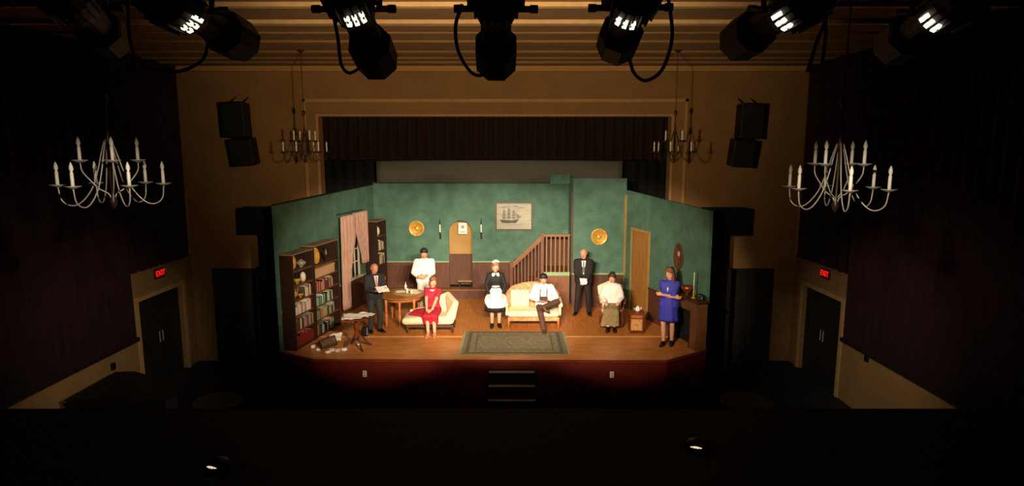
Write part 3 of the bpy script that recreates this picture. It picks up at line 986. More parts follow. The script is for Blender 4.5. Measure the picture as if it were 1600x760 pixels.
for cx_ in (-0.55, 0.0, 0.55):
    n = 24
    for q, (r0, r1) in enumerate(((0.20, 0.25), (0.08, 0.12))):
        vs_ = []
        for k in range(n):
            g = 2 * math.pi * k / n
            rr = 1 + 0.12 * math.cos(6 * g)
            vs_ += [(cx_ + r0 * rr * math.cos(g), 1.6 * r0 * rr * math.sin(g) + 0.02, 0.0145), (cx_ + r1 * rr * math.cos(g), 1.6 * r1 * rr * math.sin(g) + 0.02, 0.0145)]
        b_.add(vs_, [(2 * k, 2 * k + 1, (2 * k + 3) % (2 * n), (2 * k + 2) % (2 * n)) for k in range(n)])
for k in range(14):
    x = -0.91 + k * 0.14
    for y in (-0.62, 0.66):
        b_.box(x - 0.035, x + 0.035, y - 0.025, y + 0.025, 0.012, 0.0145)
b_.build('woven_motif', RUGL, rug)
b_ = MB()
for k in range(60):
    y = -0.8 + k * 0.0275
    for s_ in (-1, 1):
        b_.box(min(s_ * 1.13, s_ * 1.19), max(s_ * 1.13, s_ * 1.19), y - 0.006, y + 0.006, 0.0, 0.006)
fr = b_.build('fringe', RUGL, rug)
fr['kind'] = 'stuff'

# ------------------------------------------------------------------ dining table, chair
TX, TY = -2.72, 14.75
dt = thing('dining_table', 'oval honey oak dining table with turned legs beside the suited man', 'table', (TX, TY, SZ))
MB().lathe([(0.0, 0.715), (0.56, 0.715), (0.60, 0.73), (0.60, 0.75), (0.58, 0.757), (0.0, 0.757)], 36, sx=0.98, sy=1.0).build('tabletop', OAK, dt, smooth=False)
MB().lathe([(0.5, 0.64), (0.5, 0.715), (0.47, 0.715), (0.47, 0.64)], 30).build('apron', OAK, dt)
for sx_, sy_ in ((-0.34, -0.36), (0.34, -0.36), (0.34, 0.36), (-0.34, 0.36), (0.0, -0.44)):
    MB().lathe([(0.018, 0), (0.03, 0.04), (0.022, 0.1), (0.034, 0.22), (0.04, 0.3), (0.022, 0.36), (0.036, 0.42), (0.024, 0.46), (0.036, 0.6), (0.036, 0.7)], 12, c=(sx_, sy_, 0)).build('leg', mat('turned_oak_leg', '#b87040', 0.35, var=0.12), dt, smooth=True)
tb = tag(MB(Matrix.Translation((TX, TY, SZ + 0.759))).lathe([(0, 0), (0.36, 0), (0.36, 0.004), (0, 0.004)], 24, c=(0.12, 0.08, 0), sx=1.0, sy=0.9).build('table_mat', mat('mustard_cloth', '#a88a34', 0.8, color2='#c0a650', scale=12)), 'mustard coloured cloth mat on the oak table', 'table mat')
for dx, dy, rz, lab, s_ in ((-0.05, 0.18, 0.3, 'white paper sheet on the mat at left of the oak table', 1.0), (0.2, 0.3, -0.4, 'white paper sheet near the bottles on the oak table', 0.9), (0.33, 0.05, 0.9, 'white paper sheet at the right edge of the oak table', 0.8)):
    o = MB(Matrix.Translation((TX + dx, TY + dy, SZ + 0.766)) @ Matrix.Rotation(rz, 4, 'Z')).box(-0.14 * s_, 0.14 * s_, -0.105, 0.105, 0, 0.004).build('paper_sheet', PAPER)
    tag(o, lab, 'paper')
for dx, dy, lab, hgt, name in ((0.12, 0.0, 'clear glass tumbler left one on the oak table', 0.12, 'glass_tumbler'), (0.24, -0.08, 'clear glass tumbler right one on the oak table', 0.1, 'glass_tumbler'), (0.02, 0.36, 'pale slim bottle standing at the rear of the oak table', 0.2, 'bottle')):
    g = thing(name, lab, 'glass' if 'tumbler' in name else 'bottle', (TX + dx, TY + dy, SZ + 0.764))
    MB().lathe([(0.03, 0), (0.034, hgt * 0.6), (0.03 if 'tumb' in name else 0.012, hgt * 0.75), (0.034 if 'tumb' in name else 0.012, hgt), (0.0, hgt * 0.99)], 14).build('glass_body', mat('pale_glass', '#d8d4c0', 0.1, var=0.05), g, smooth=True)


def dining_chair(label, loc, rz):
    t = thing('dining_chair', label, 'chair', loc, rz)
    mm = mat('chair_gold_wood', '#b08040', 0.4, var=0.15)
    MB().box(-0.22, 0.22, -0.22, 0.2, 0.43, 0.465).build('seat', mm, t, bevel=0.012)
    for x in (-0.19, 0.19):
        MB().lathe([(0.015, 0), (0.022, 0.15), (0.018, 0.43)], 8, c=(x, -0.19, 0)).build('leg', REDWOOD, t, smooth=True)
        MB().tube([(x, 0.22, 0), (x, 0.18, 0.45), (x * 0.98, 0.25, 1.0)], 0.018, 8).build('leg', REDWOOD, t, smooth=True)
    for x in (-0.12, -0.04, 0.04, 0.12):
        MB().tube([(x, 0.185, 0.46), (x, 0.235, 0.88)], 0.012, 6).build('spindle', mm, t, smooth=True)
    MB().box(-0.21, 0.21, 0.225, 0.25, 0.88, 1.0).build('top_rail', mm, t, bevel=0.008)
    MB().tube([(-0.19, -0.19, 0.2), (0.19, -0.19, 0.2)], 0.01, 6).build('stretcher', REDWOOD, t)
    for x in (-0.19, 0.19):
        MB().tube([(x, -0.19, 0.15), (x, 0.2, 0.15)], 0.01, 6).build('stretcher', REDWOOD, t)
    return t


dining_chair('wooden spindle-back chair between the suited man and the oak table', (-3.30, 15.25, SZ), R(42))

# ------------------------------------------------------------------ chaise (slipper chaise with high right end)
ch = thing('chaise_longue', 'cream chaise longue under the woman in red', 'chaise', (-1.90, 14.10, SZ))
s_ = MB()
s_.hull([(-0.60, -0.26, 0.30, 0.09), (-0.60, 0.22, 0.30, 0.09), (0.45, -0.26, 0.32, 0.10), (0.45, 0.26, 0.32, 0.10), (-0.3, -0.3, 0.33, 0.09), (-0.3, 0.28, 0.33, 0.09)])
s_.remesh('seat', CREAM, ch, 0.02, 4)
s_ = MB()
s_.hull([(0.50, -0.24, 0.38, 0.08), (0.42, 0.30, 0.38, 0.08), (0.58, -0.2, 0.72, 0.075), (0.34, 0.36, 0.80, 0.075)])
s_.hull([(0.42, 0.30, 0.38, 0.08), (0.0, 0.34, 0.40, 0.07), (-0.1, 0.36, 0.62, 0.06), (0.34, 0.36, 0.80, 0.07)])
s_.hull([(0.40, -0.24, 0.40, 0.07), (0.52, -0.24, 0.52, 0.07), (0.58, -0.18, 0.72, 0.07)])
s_.remesh('backrest', CREAM, ch, 0.02, 4)
s_ = MB()
s_.hull([(-0.1, 0.34, 0.48, 0.05), (-0.55, 0.30, 0.40, 0.045)])
s_.remesh('side_roll', CREAM, ch, 0.015, 3)
MB().box(-0.6, 0.52, -0.26, 0.28, 0.14, 0.20).build('seat_rail', DARKWOOD, ch, bevel=0.01)
for x, y in ((-0.56, -0.24), (0.5, -0.24), (-0.56, 0.24), (0.5, 0.26)):
    MB().lathe([(0.014, 0), (0.018, 0.03), (0.03, 0.12), (0.03, 0.16)], 8, c=(x, y, 0)).build('leg', DARKWOOD, ch, smooth=True)

# ------------------------------------------------------------------ sofa
sf = thing('sofa', 'small camel-back sofa with peach floral back and cream seat', 'sofa', (0.52, 14.60, SZ))
s_ = MB()
top = [(-0.64, 0.70), (-0.5, 0.86), (-0.25, 0.94), (0.0, 0.97), (0.25, 0.94), (0.5, 0.86), (0.62, 0.70)]
for i in range(len(top) - 1):
    (xa, za), (xb, zb) = top[i], top[i + 1]
    s_.hull([(xa, 0.36, za, 0.055), (xb, 0.36, zb, 0.055), (xa, 0.30, 0.42, 0.06), (xb, 0.30, 0.42, 0.06)])
s_.remesh('backrest', PEACH, sf, 0.018, 3)
s_ = MB()
s_.hull([(-0.55, -0.34, 0.36, 0.075), (0.55, -0.34, 0.36, 0.075), (0.55, 0.22, 0.36, 0.075), (-0.55, 0.22, 0.36, 0.075)])
s_.remesh('seat', CREAM2, sf, 0.018, 3)
for x in (-1, 1):
    s_ = MB()
    s_.hull([(x * 0.66, -0.26, 0.56, 0.06), (x * 0.66, 0.28, 0.60, 0.06)])
    s_.hull([(x * 0.64, -0.22, 0.32, 0.04), (x * 0.64, 0.28, 0.32, 0.04), (x * 0.65, -0.24, 0.55, 0.03), (x * 0.65, 0.28, 0.58, 0.03)])
    s_.remesh('arm', CREAM2, sf, 0.016, 3)
MB().box(-0.62, 0.62, -0.38, 0.3, 0.19, 0.28).build('seat_rail', PEACH, sf, bevel=0.02)
for x, y in ((-0.6, -0.36), (0.6, -0.36), (-0.6, 0.3), (0.6, 0.3)):
    MB().lathe([(0.014, 0), (0.02, 0.03), (0.034, 0.14), (0.034, 0.2)], 8, c=(x, y, 0)).build('leg', OAK, sf, smooth=True)
cu = MB(Matrix.Translation((0.52 - 0.32, 14.60 + 0.12, SZ + 0.645)) @ Matrix.Rotation(R(-12), 4, 'X'))
cu.hull([(-0.19, 0, -0.17, 0.045), (0.19, 0, -0.17, 0.045), (-0.19, 0, 0.17, 0.045), (0.19, 0, 0.17, 0.045), (0, 0, 0, 0.085)])
tag(cu.remesh('cushion', CREAM2, None, 0.016, 4), 'pale yellow square cushion at the left end of the sofa', 'cushion')

# ------------------------------------------------------------------ armchair (right)
ac = thing('armchair', 'round-backed armchair with wooden arms under the woman in white blouse', 'armchair', (2.44, 14.62, SZ), R(-6))
s_ = MB()
s_.hull([(-0.22, 0.28, 0.5, 0.06), (0.22, 0.28, 0.5, 0.06), (-0.27, 0.36, 0.86, 0.06), (0.27, 0.36, 0.86, 0.06), (0, 0.38, 0.99, 0.05)])
s_.remesh('backrest', CREAM2, ac, 0.018, 3)
s_ = MB()
s_.hull([(-0.2, -0.22, 0.4, 0.06), (0.2, -0.22, 0.4, 0.06), (0.2, 0.22, 0.4, 0.06), (-0.2, 0.22, 0.4, 0.06)])
s_.remesh('seat', PEACH, ac, 0.018, 3)
for x in (-1, 1):
    MB().tube(crom([(x * 0.29, 0.3, 0.68), (x * 0.33, 0.1, 0.68), (x * 0.33, -0.2, 0.64), (x * 0.32, -0.27, 0.60)]), 0.022, 8).build('arm', REDWOOD, ac, smooth=True)
    MB().tube(crom([(x * 0.31, -0.22, 0.63), (x * 0.29, -0.2, 0.5), (x * 0.26, -0.24, 0.36)]), 0.018, 8).build('arm_post', REDWOOD, ac, smooth=True)
    MB().tube(crom([(x * 0.25, -0.24, 0.40), (x * 0.27, -0.27, 0.2), (x * 0.25, -0.27, 0.0)]), 0.022, 8).build('leg', REDWOOD, ac, smooth=True)
    MB().tube(crom([(x * 0.22, 0.26, 0.5), (x * 0.23, 0.28, 0.2), (x * 0.24, 0.34, 0.0)]), 0.02, 8).build('leg', REDWOOD, ac, smooth=True)
MB().box(-0.27, 0.27, -0.27, 0.27, 0.28, 0.35).build('seat_rail', REDWOOD, ac, bevel=0.01)

# ------------------------------------------------------------------ end table with cup
et = thing('end_table', 'small wooden end table with tan front beside the armchair', 'table', (2.93, 13.95, SZ), R(-4))
MB().box(-0.19, 0.19, -0.17, 0.17, 0.47, 0.50).build('tabletop', REDWOOD, et, bevel=0.006)
MB().box(-0.16, 0.16, -0.14, 0.15, 0.05, 0.47).build('cabinet_body', REDWOOD, et)
MB().box(-0.13, 0.13, -0.152, -0.1401, 0.09, 0.36).build('door', mat('tan_panel', '#c8945c', 0.5, color2='#a87444', scale=18), et, bevel=0.004)
MB().box(-0.13, 0.13, -0.152, -0.1401, 0.385, 0.455).build('drawer', OAK, et, bevel=0.004)
for x, y in ((-0.14, -0.12), (0.14, -0.12), (-0.14, 0.13), (0.14, 0.13)):
    MB().box(x - 0.018, x + 0.018, y - 0.018, y + 0.018, 0, 0.05).build('foot', REDWOOD, et)
tp = thing('teapot', 'small white teapot on the end table', 'teapot', (2.97, 13.97, SZ + 0.501), R(20))
MB().lathe([(0.03, 0), (0.055, 0.03), (0.06, 0.06), (0.045, 0.10), (0.03, 0.115), (0.012, 0.13), (0.014, 0.145), (0, 0.15)], 16).build('pot_body', PAPER, tp, smooth=True)
MB().tube(crom([(0.05, 0, 0.04), (0.085, 0, 0.06), (0.1, 0, 0.1)]), [0.014] * 12 + [0.009], 6).build('spout', PAPER, tp, smooth=True)
MB().tube(crom([(-0.05, 0, 0.09), (-0.09, 0, 0.09), (-0.09, 0, 0.05), (-0.055, 0, 0.035)]), 0.006, 6).build('handle', PAPER, tp, smooth=True)

# ------------------------------------------------------------------ pedestal table, papers, bag, basket
pt = thing('pedestal_table', 'mahogany tripod pedestal table at front left of the stage', 'table', (-3.38, 12.78, SZ))
MB().lathe([(0.0, 0.665), (0.26, 0.665), (0.29, 0.675), (0.29, 0.69), (0, 0.69)], 28).build('tabletop', REDWOOD, pt)
MB().lathe([(0.055, 0.20), (0.07, 0.24), (0.035, 0.32), (0.05, 0.42), (0.055, 0.47), (0.03, 0.56), (0.06, 0.665)], 14).build('column', REDWOOD, pt, smooth=True)
for k in range(4):
    g = R(35 + 90 * k)
    c_, q_ = math.cos(g), math.sin(g)
    MB().tube(crom([(0.03 * c_, 0.03 * q_, 0.24), (0.13 * c_, 0.13 * q_, 0.24), (0.22 * c_, 0.22 * q_, 0.10), (0.30 * c_, 0.30 * q_, 0.03), (0.34 * c_, 0.34 * q_, 0.02)]), 0.022, 8).build('leg', DARKWOOD, pt, smooth=True)


def crumple(name, label, M, sx, sy, h, seed, group=None, cat='paper', flat=True, mt=PAPER):
    rnd = random.Random(seed)
    n = 6
    vs_, fs = [], []
    zz = {}
    for side in (0, 1):
        for j in range(n + 1):
            for i in range(n + 1):
                if side == 0:
                    zz[i, j] = (rnd.uniform(0, h), rnd.uniform(-0.012, 0.012), rnd.uniform(-0.012, 0.012))
                z, dx, dy = zz[i, j]
                vs_.append(((i / n - 0.5) * sx + dx, (j / n - 0.5) * sy + dy, z + 0.003 * (1 - side)))
    m = (n + 1) ** 2
    for side in (0, 1):
        for j in range(n):
            for i in range(n):
                a_ = side * m + j * (n + 1) + i
                fs.append((a_, a_ + 1, a_ + n + 2, a_ + n + 1))
    for i in range(n):
        fs.append((i, i + 1, i + 1 + m, i + m))
        q = n * (n + 1) + i
        fs.append((q, q + 1, q + 1 + m, q + m))
        q = i * (n + 1)
        fs.append((q, q + n + 1, q + n + 1 + m, q + m))
        q = i * (n + 1) + n
        fs.append((q, q + n + 1, q + n + 1 + m, q + m))
    b = MB(M)
    b.add(vs_, fs)
    return tag(b.build(name, mt), label, cat, group)


TZ = SZ + 0.692
crumple('paper_sheet', 'broad white paper spread over left of the pedestal table', Matrix.Translation((-3.46, 12.80, TZ)) @ Matrix.Rotation(R(8), 4, 'Z'), 0.42, 0.46, 0.02, 1, 'papers on the pedestal table')
crumple('paper_sheet', 'white paper hanging past the right edge of pedestal table', Matrix.Translation((-3.20, 12.86, TZ + 0.024)) @ Matrix.Rotation(R(-24), 4, 'Z'), 0.36, 0.3, 0.02, 2, 'papers on the pedestal table')
crumple('paper_sheet', 'top white sheet lying across middle of the pedestal table', Matrix.Translation((-3.38, 12.72, TZ + 0.048)) @ Matrix.Rotation(R(3), 4, 'Z'), 0.44, 0.28, 0.015, 3, 'papers on the pedestal table')

bg = thing('black_bag', 'small black bag standing behind the pedestal table', 'bag', (-3.40, 13.62, SZ))
s_ = MB()
s_.hull([(-0.05, -0.03, 0.04, 0.035), (0.05, -0.03, 0.04, 0.035), (-0.045, 0.02, 0.2, 0.03), (0.045, 0.02, 0.2, 0.03)])
s_.remesh('bag_body', BLACKPL, bg, 0.012, 2)
MB().tube(crom([(-0.04, 0.0, 0.2), (-0.03, 0.0, 0.3), (0.03, 0.0, 0.3), (0.04, 0.0, 0.2)]), 0.006, 6).build('handle', BLACKPL, bg)

bk = thing('waste_basket', 'dark wicker waste basket tipped over among crumpled papers', 'basket', M=Matrix.Translation((-4.02, 12.78, SZ + 0.125)) @ Matrix.Rotation(R(35), 4, 'Z') @ Matrix.Rotation(R(78), 4, 'Y'))
MB().lathe([(0.0, -0.16), (0.10, -0.16), (0.13, 0.16), (0.122, 0.16), (0.092, -0.15), (0.0, -0.15)], 20).build('basket_wall', mat('dark_wicker', '#4a2c1c', 0.7, color2='#6a4630', scale=30), bk)
MB().lathe([(0.128, 0.15), (0.138, 0.155), (0.138, 0.17), (0.128, 0.175), (0.122, 0.165)], 20).build('rim', DARKWOOD, bk)
for (u, v, sz_, sd, h_, lab) in (
        (489, 545, 0.12, 11, 0.10, 'crumpled white paper ball furthest left by the tipped basket'),
        (497, 550, 0.10, 12, 0.09, 'crumpled white paper ball just left in front of the tipped basket'),
        (512, 553, 0.14, 13, 0.08, 'crumpled white paper in front of the tipped basket mouth'),
        (519, 549, 0.16, 14, 0.07, 'crumpled white paper right of the tipped basket'),
        (528, 551, 0.15, 15, 0.08, 'crumpled white paper between basket and pedestal table'),
        (538, 549, 0.14, 16, 0.09, 'crumpled white paper against the pedestal table leg'),
        (561, 540, 0.10, 17, 0.06, 'small crumpled paper under the pedestal table')):
    p = P(u, v, Z=SZ)
    b = MB(Matrix.Translation((p.x, p.y, SZ + 0.002)))
    rnd = random.Random(sd)
    pts_ = []
    for d in icodirs():
        k_ = rnd.uniform(0.55, 1.0)
        pts_.append((d.x * sz_ / 2 * k_ * 1.2, d.y * sz_ / 2 * k_, h_ / 2 + d.z * h_ / 2 * k_))
    zmn = min(q[2] for q in pts_)
    bm = bmesh.new()
    bmesh.ops.create_icosphere(bm, subdivisions=2, radius=1)
    fs = [tuple(v_.index for v_ in f_.verts) for f_ in bm.faces]
    bm.free()
    b.add([(q[0], q[1], q[2] - zmn) for q in pts_], fs)
    tag(b.build('crumpled_paper', PAPER), lab, 'paper', 'crumpled papers round the basket')
crumple('paper_sheet', 'large creased white sheet sticking out of the tipped basket', Matrix.Translation((-3.86, 12.86, SZ + 0.20)) @ Matrix.Rotation(R(30), 4, 'Z') @ Matrix.Rotation(R(-62), 4, 'X'), 0.26, 0.24, 0.03, 21, 'crumpled papers round the basket')

# ------------------------------------------------------------------ fireplace on the right wall
fpx0, fpx1 = along(RIGHT, 0.3, 1036), along(RIGHT, 0.3, 1089)
print('fire', fpx0, fpx1)
VK = (fpx1 - fpx0) / 1.6
fire = thing('fireplace', 'brown painted fireplace with black opening behind the woman in blue', 'fireplace', M=RIGHT @ Matrix.Translation((fpx0, -0.035, 0)))
W_ = fpx1 - fpx0
FB = mat('fireplace_brown', '#6e4426', 0.55, var=0.15, stretch=(6, 6, 0.7))
MB().box(0, 0.36, -0.26, 0, 0, 1.06).build('surround', FB, fire)
MB().box(W_ - 0.24, W_, -0.26, 0, 0, 1.06).build('surround', FB, fire)
MB().box(0.36, W_ - 0.24, -0.26, 0, 0.82, 1.06).build('surround', FB, fire)
MB().box(-0.08, W_ + 0.08, -0.33, 0, 1.06, 1.11).build('mantel_shelf', DARKWOOD, fire, bevel=0.008)
MB().box(0.36, W_ - 0.24, -0.05, -0.001, 0, 0.82).build('firebox', BLACKCLOTH, fire)
MB().box(0.36, 0.39, -0.27, -0.05, 0, 0.82).build('opening_edge', BLACKCLOTH, fire)
for x in (W_ - 0.27,):
    MB().box(x, x + 0.03, -0.27, -0.05, 0, 0.82).build('opening_edge', BLACKCLOTH, fire)
MZ = 1.11


def mantel(x, y):
    return RIGHT @ Matrix.Translation((fpx0 + x, -0.035 + y, MZ))


def candlestick(label, M, h=0.42):
    t = thing('candlestick', label, 'candlestick', M=M)
    MB().lathe([(0.05, 0), (0.05, 0.012), (0.015, 0.03), (0.012, 0.1), (0.028, 0.13), (0.028, 0.14), (0, 0.14)], 12).build('holder', GOLD, t, smooth=True)
    MB().lathe([(0.014, 0.14), (0.011, h), (0, h + 0.01)], 8).build('taper_candle', CANDLEM, t, smooth=True)
    return t


candlestick('white taper candle at the far end of the mantel shelf', mantel(0.08 * VK, -0.14), 0.50)
candlestick('white taper candle at the near end of the mantel shelf', mantel(1.32 * VK, -0.20), 0.56)
ph = thing('telephone', 'black old telephone at the near end of the mantel shelf', 'telephone', M=mantel(1.60 * VK, -0.17))
MB().hull([(-0.05, 0, 0.02, 0.02), (0.05, 0, 0.02, 0.02), (-0.03, 0, 0.08, 0.02), (0.03, 0, 0.08, 0.02), (0, -0.06, 0.015, 0.015)]).build('phone_base', BLACKPL, ph, smooth=True)
MB().tube(crom([(-0.1, 0, 0.1), (-0.06, 0, 0.13), (0.06, 0, 0.13), (0.1, 0, 0.1)]), 0.014, 8).build('handset', BLACKPL, ph, smooth=True)
vase('small gold urn at the far corner of the mantel shelf', mantel(-0.03, -0.16), [(0.04, 0), (0.02, 0.03), (0.07, 0.10), (0.05, 0.16), (0.06, 0.19), (0, 0.19)], GOLD, 'urn', 'urn')
vase('copper bowl on the mantel shelf below the oval portrait', mantel(0.95 * VK, -0.15), [(0.05, 0), (0.03, 0.03), (0.12, 0.12), (0.15, 0.2), (0.13, 0.2), (0.0, 0.1)], mat('copper', '#a85c2c', 0.35, 0.7, var=0.15), 'bowl', 'bowl')
pm = RIGHT @ Matrix.Translation((along(RIGHT, 0.02, 1060, 1.7), -0.002, P(1060, 397, Y=14.2).z - SZ))
po = thing('oval_portrait', 'oval framed dark portrait above the fireplace', 'picture', M=pm)
Mx = Matrix.Rotation(R(90), 4, 'X')
MB().lathe([(0.16, 0), (0.2, 0.01), (0.21, 0.03), (0.18, 0.035), (0.165, 0.02)], 28, M=Mx, sx=0.95, sy=1.5).build('frame', mat('old_gilt', '#5e3a24', 0.5, 0.2, var=0.2), po, smooth=True)
MB().lathe([(0.0, 0.001), (0.165, 0.001), (0.165, 0.012), (0.0, 0.012)], 28, M=Mx, sx=0.95, sy=1.5).build('canvas', mat('portrait_ground', '#241612', 0.6, var=0.3), po)
b_ = MB()
b_.lathe([(0, 0.012), (0.08, 0.013), (0.05, 0.02), (0, 0.022)], 14, c=(0, 0.07, 0), M=Mx, sx=1, sy=1.3)
b_.build('painted_face', mat('portrait_face', '#c89a88', 0.7), po, smooth=True)
b_ = MB()
b_.lathe([(0, 0.012), (0.13, 0.013), (0.08, 0.017), (0, 0.018)], 14, c=(0, -0.13, 0), M=Mx, sx=1, sy=1.0)
b_.build('painted_bust', mat('portrait_bust', '#7a6a78', 0.7), po, smooth=True)

# ================================================================== LOUDSPEAKERS / MASKING
GRILLE = mat('speaker_grille', '#070707', 0.8, var=0.2)


def speaker(label, ut, vt, ub, vb, sgn):
    a, b = P(ut, vt, Y=YP - 0.36), P(ub, vb, Y=YP - 0.36)
    cx_ = (a.x + b.x) / 2
    t = thing('wall_loudspeaker', label, 'loudspeaker', (cx_, YP - 0.35, b.z))
    hgt = a.z - b.z
    W2 = 0.26
    lean = sgn * 0.06
    up = Matrix.Translation((-sgn * 0.1, 0, hgt * 0.44)) @ Matrix.Rotation(R(-2 * sgn), 4, 'Y')
    MB().box(-W2, W2, -0.22, 0.2, 0, hgt * 0.55, M=up).build('upper_cabinet', BLACKMETAL, t, bevel=0.015)
    MB().box(-W2 + 0.02, W2 - 0.02, -0.235, -0.221, 0.03, hgt * 0.52, M=up).build('grille', GRILLE, t)
    lo = Matrix.Translation((sgn * 0.06, 0, 0.0)) @ Matrix.Rotation(R(-3 * sgn), 4, 'Y') @ Matrix.Rotation(R(8), 4, 'X')
    MB().box(-W2 + 0.0, W2 - 0.0, -0.2, 0.18, 0, hgt * 0.43, M=lo).build('lower_cabinet', BLACKMETAL, t, bevel=0.015)
    MB().box(-W2 + 0.02, W2 - 0.02, -0.215, -0.201, 0.03, hgt * 0.40, M=lo).build('grille', GRILLE, t)
    for x in (-0.15, 0.15):
        MB().tube([(x - sgn * 0.1, 0.0, hgt * 0.98), (x - sgn * 0.1, 0.335, hgt * 1.1)], 0.012, 6).build('bracket', BLACKMETAL, t)


speaker('pair of stacked black loudspeakers hung left of the stage opening', 352, 160, 404, 258, 1)
speaker('pair of stacked black loudspeakers hung right of the stage opening', 1188, 162, 1137, 260, -1)


def side_mask(label, u0, u1, v0, v1, sgn, Y=14.25):
    a, b = P(u0, v0, Y=Y), P(u1, v1, Y=Y)
    x0, x1 = sorted((a.x, b.x))
    t = thing('masking_flat', label, 'masking flat', ((x0 + x1) / 2, Y, 0))
    hw_ = (x1 - x0) / 2
    MB().box(-hw_, hw_, 0.0, 0.42, b.z, a.z).build('upper_box', BLACKCLOTH, t, bevel=0.01)
    c0, c1 = ((0.0 * hw_, hw_) if sgn > 0 else (-hw_, 0.0 * hw_))
    MB().box(c0, c1, 0.02, 0.10, 0, b.z).build('post_cloth', BLACKCLOTH, t)
    MB().box(-hw_ * 0.3 if sgn > 0 else -hw_, hw_ if sgn > 0 else hw_ * 0.3, 0.01, 0.12, 0, 2.5).build('lower_cloth', BLACKCLOTH, t)


side_mask('black draped masking at the left outer edge of the set', 371, 436, 325, 366, 1)
side_mask('black draped masking at the right outer edge of the set', 1104, 1171, 326, 367, -1)


# exit signs
def exit_sign(label, X, sgn, y, z):
    M = Matrix.Translation((X + sgn * 0.002, y, z)) @ Matrix.Rotation(R(90) * sgn, 4, 'Z')
    t = thing('exit_sign', label, 'sign', M=M)
    MB().box(-0.17, 0.17, -0.05, 0, -0.11, 0.11).build('sign_box', SIGNBOX, t, bevel=0.006)
    cu_ = bpy.data.curves.new('letters', 'FONT')
    cu_.body = 'EXIT'
    cu_.size = 0.17
    cu_.align_x = 'CENTER'
    cu_.align_y = 'CENTER'
    cu_.extrude = 0.003
    cu_.offset = 0.003
    tmp = bpy.data.objects.new('tmp', cu_)
    COL.objects.link(tmp)
    dg = bpy.context.evaluated_depsgraph_get()
    dg.update()
    me = bpy.data.meshes.new_from_object(tmp.evaluated_get(dg))
    bpy.data.objects.remove(tmp)
    me.name = 'letters'
    me.materials.clear()
    me.materials.append(REDGLOW)
    o_ = bpy.data.objects.new('letters', me)
    COL.objects.link(o_)
    o_.parent = t
    o_.matrix_local = Matrix.Translation((0, -0.054, 0)) @ Matrix.Rotation(R(90), 4, 'X')


exit_sign('red lit EXIT sign above the double door on the left', XL, 1, P(247, 427, X=XL).y, P(247, 427, X=XL).z)
exit_sign('red lit EXIT sign above the double door on the right', XR, -1, P(1292, 428, X=XR).y, P(1292, 428, X=XR).z)
for X, sgn, u, v, lab in ((XL, 1, 175, 573, 'small black box on the plaster low on the left wall'), (XR, -1, 1356, 560, 'small black box on the plaster low on the right wall')):
    p = P(u, v, X=X)
    o = thing('wall_box', lab, 'box', M=Matrix.Translation((X + sgn * 0.001, p.y, p.z)) @ Matrix.Rotation(R(90) * sgn, 4, 'Z'))
    MB().box(-0.05, 0.05, -0.05, 0, -0.07, 0.07).build('case', BLACKMETAL, o, bevel=0.01)
    MB().box(-0.02, 0.02, -0.06, -0.051, -0.03, 0.03).build('button', BLACKPL, o)


# ================================================================== CHANDELIERS
def chandelier(label, u, v, Y, spin, metal, group):
    p = P(u, v, Y=Y)
    t = thing('chandelier', label, 'chandelier', (p.x, p.y, p.z), spin, group)
    top_ = CZ - p.z
    MB().tube([(0, 0, 1.0), (0, 0, top_ - 0.04)], 0.008, 6).build('rod', DARKMET, t)
    MB().lathe([(0.0, top_ - 0.05), (0.02, top_ - 0.05), (0.07, top_ - 0.015), (0.07, top_), (0, top_)], 14).build('ceiling_rose', DARKMET, t, smooth=True)
    MB().lathe([(0.0, -0.04), (0.012, -0.03), (0.022, 0.0), (0.035, 0.03), (0.02, 0.07), (0.012, 0.12), (0.012, 0.5), (0.028, 0.55), (0.032, 0.6), (0.014, 0.66), (0.012, 0.9), (0.035, 0.95), (0.03, 1.0), (0.0, 1.02)], 12).build('stem', DARKMET, t, smooth=True)
    for k in range(6):
        g = math.radians(60 * k)
        c_, q_ = math.cos(g), math.sin(g)
        prof = [(0.025, 0.60), (0.06, 0.48), (0.10, 0.32), (0.16, 0.15), (0.25, 0.03), (0.33, 0.0), (0.40, 0.05), (0.42, 0.17)]
        arm = MB().tube(crom([(r * c_, r * q_, z) for r, z in prof], 4), 0.0062, 6).build('long_arm', metal, t, smooth=True)
        MB().lathe([(0.0, 0.165), (0.02, 0.17), (0.065, 0.19), (0.067, 0.196), (0.02, 0.188), (0.0, 0.188)], 12, c=(0.42 * c_, 0.42 * q_, 0)).build('drip_plate', metal, arm, smooth=True)
        MB().lathe([(0.015, 0.19), (0.014, 0.31), (0.008, 0.315), (0.018, 0.34), (0.015, 0.365), (0.004, 0.395), (0, 0.40)], 8, c=(0.42 * c_, 0.42 * q_, 0)).build('candle', CANDLEM, arm, smooth=True)
    for k in range(4):
        g = math.radians(90 * k + 18)
        c_, q_ = math.cos(g), math.sin(g)
        prof = [(0.01, 0.02), (0.03, 0.1), (0.10, 0.15), (0.155, 0.22), (0.215, 0.31), (0.225, 0.39)]
        arm = MB().tube(crom([(r * c_, r * q_, z) for r, z in prof], 4), 0.0062, 6).build('short_arm', metal, t, smooth=True)
        MB().lathe([(0.0, 0.385), (0.02, 0.39), (0.065, 0.41), (0.067, 0.416), (0.02, 0.408), (0.0, 0.408)], 12, c=(0.225 * c_, 0.225 * q_, 0)).build('drip_plate', metal, arm, smooth=True)
        MB().lathe([(0.015, 0.41), (0.014, 0.53), (0.008, 0.535), (0.018, 0.56), (0.015, 0.585), (0.004, 0.615), (0, 0.62)], 8, c=(0.225 * c_, 0.225 * q_, 0)).build('candle', CANDLEM, arm, smooth=True)


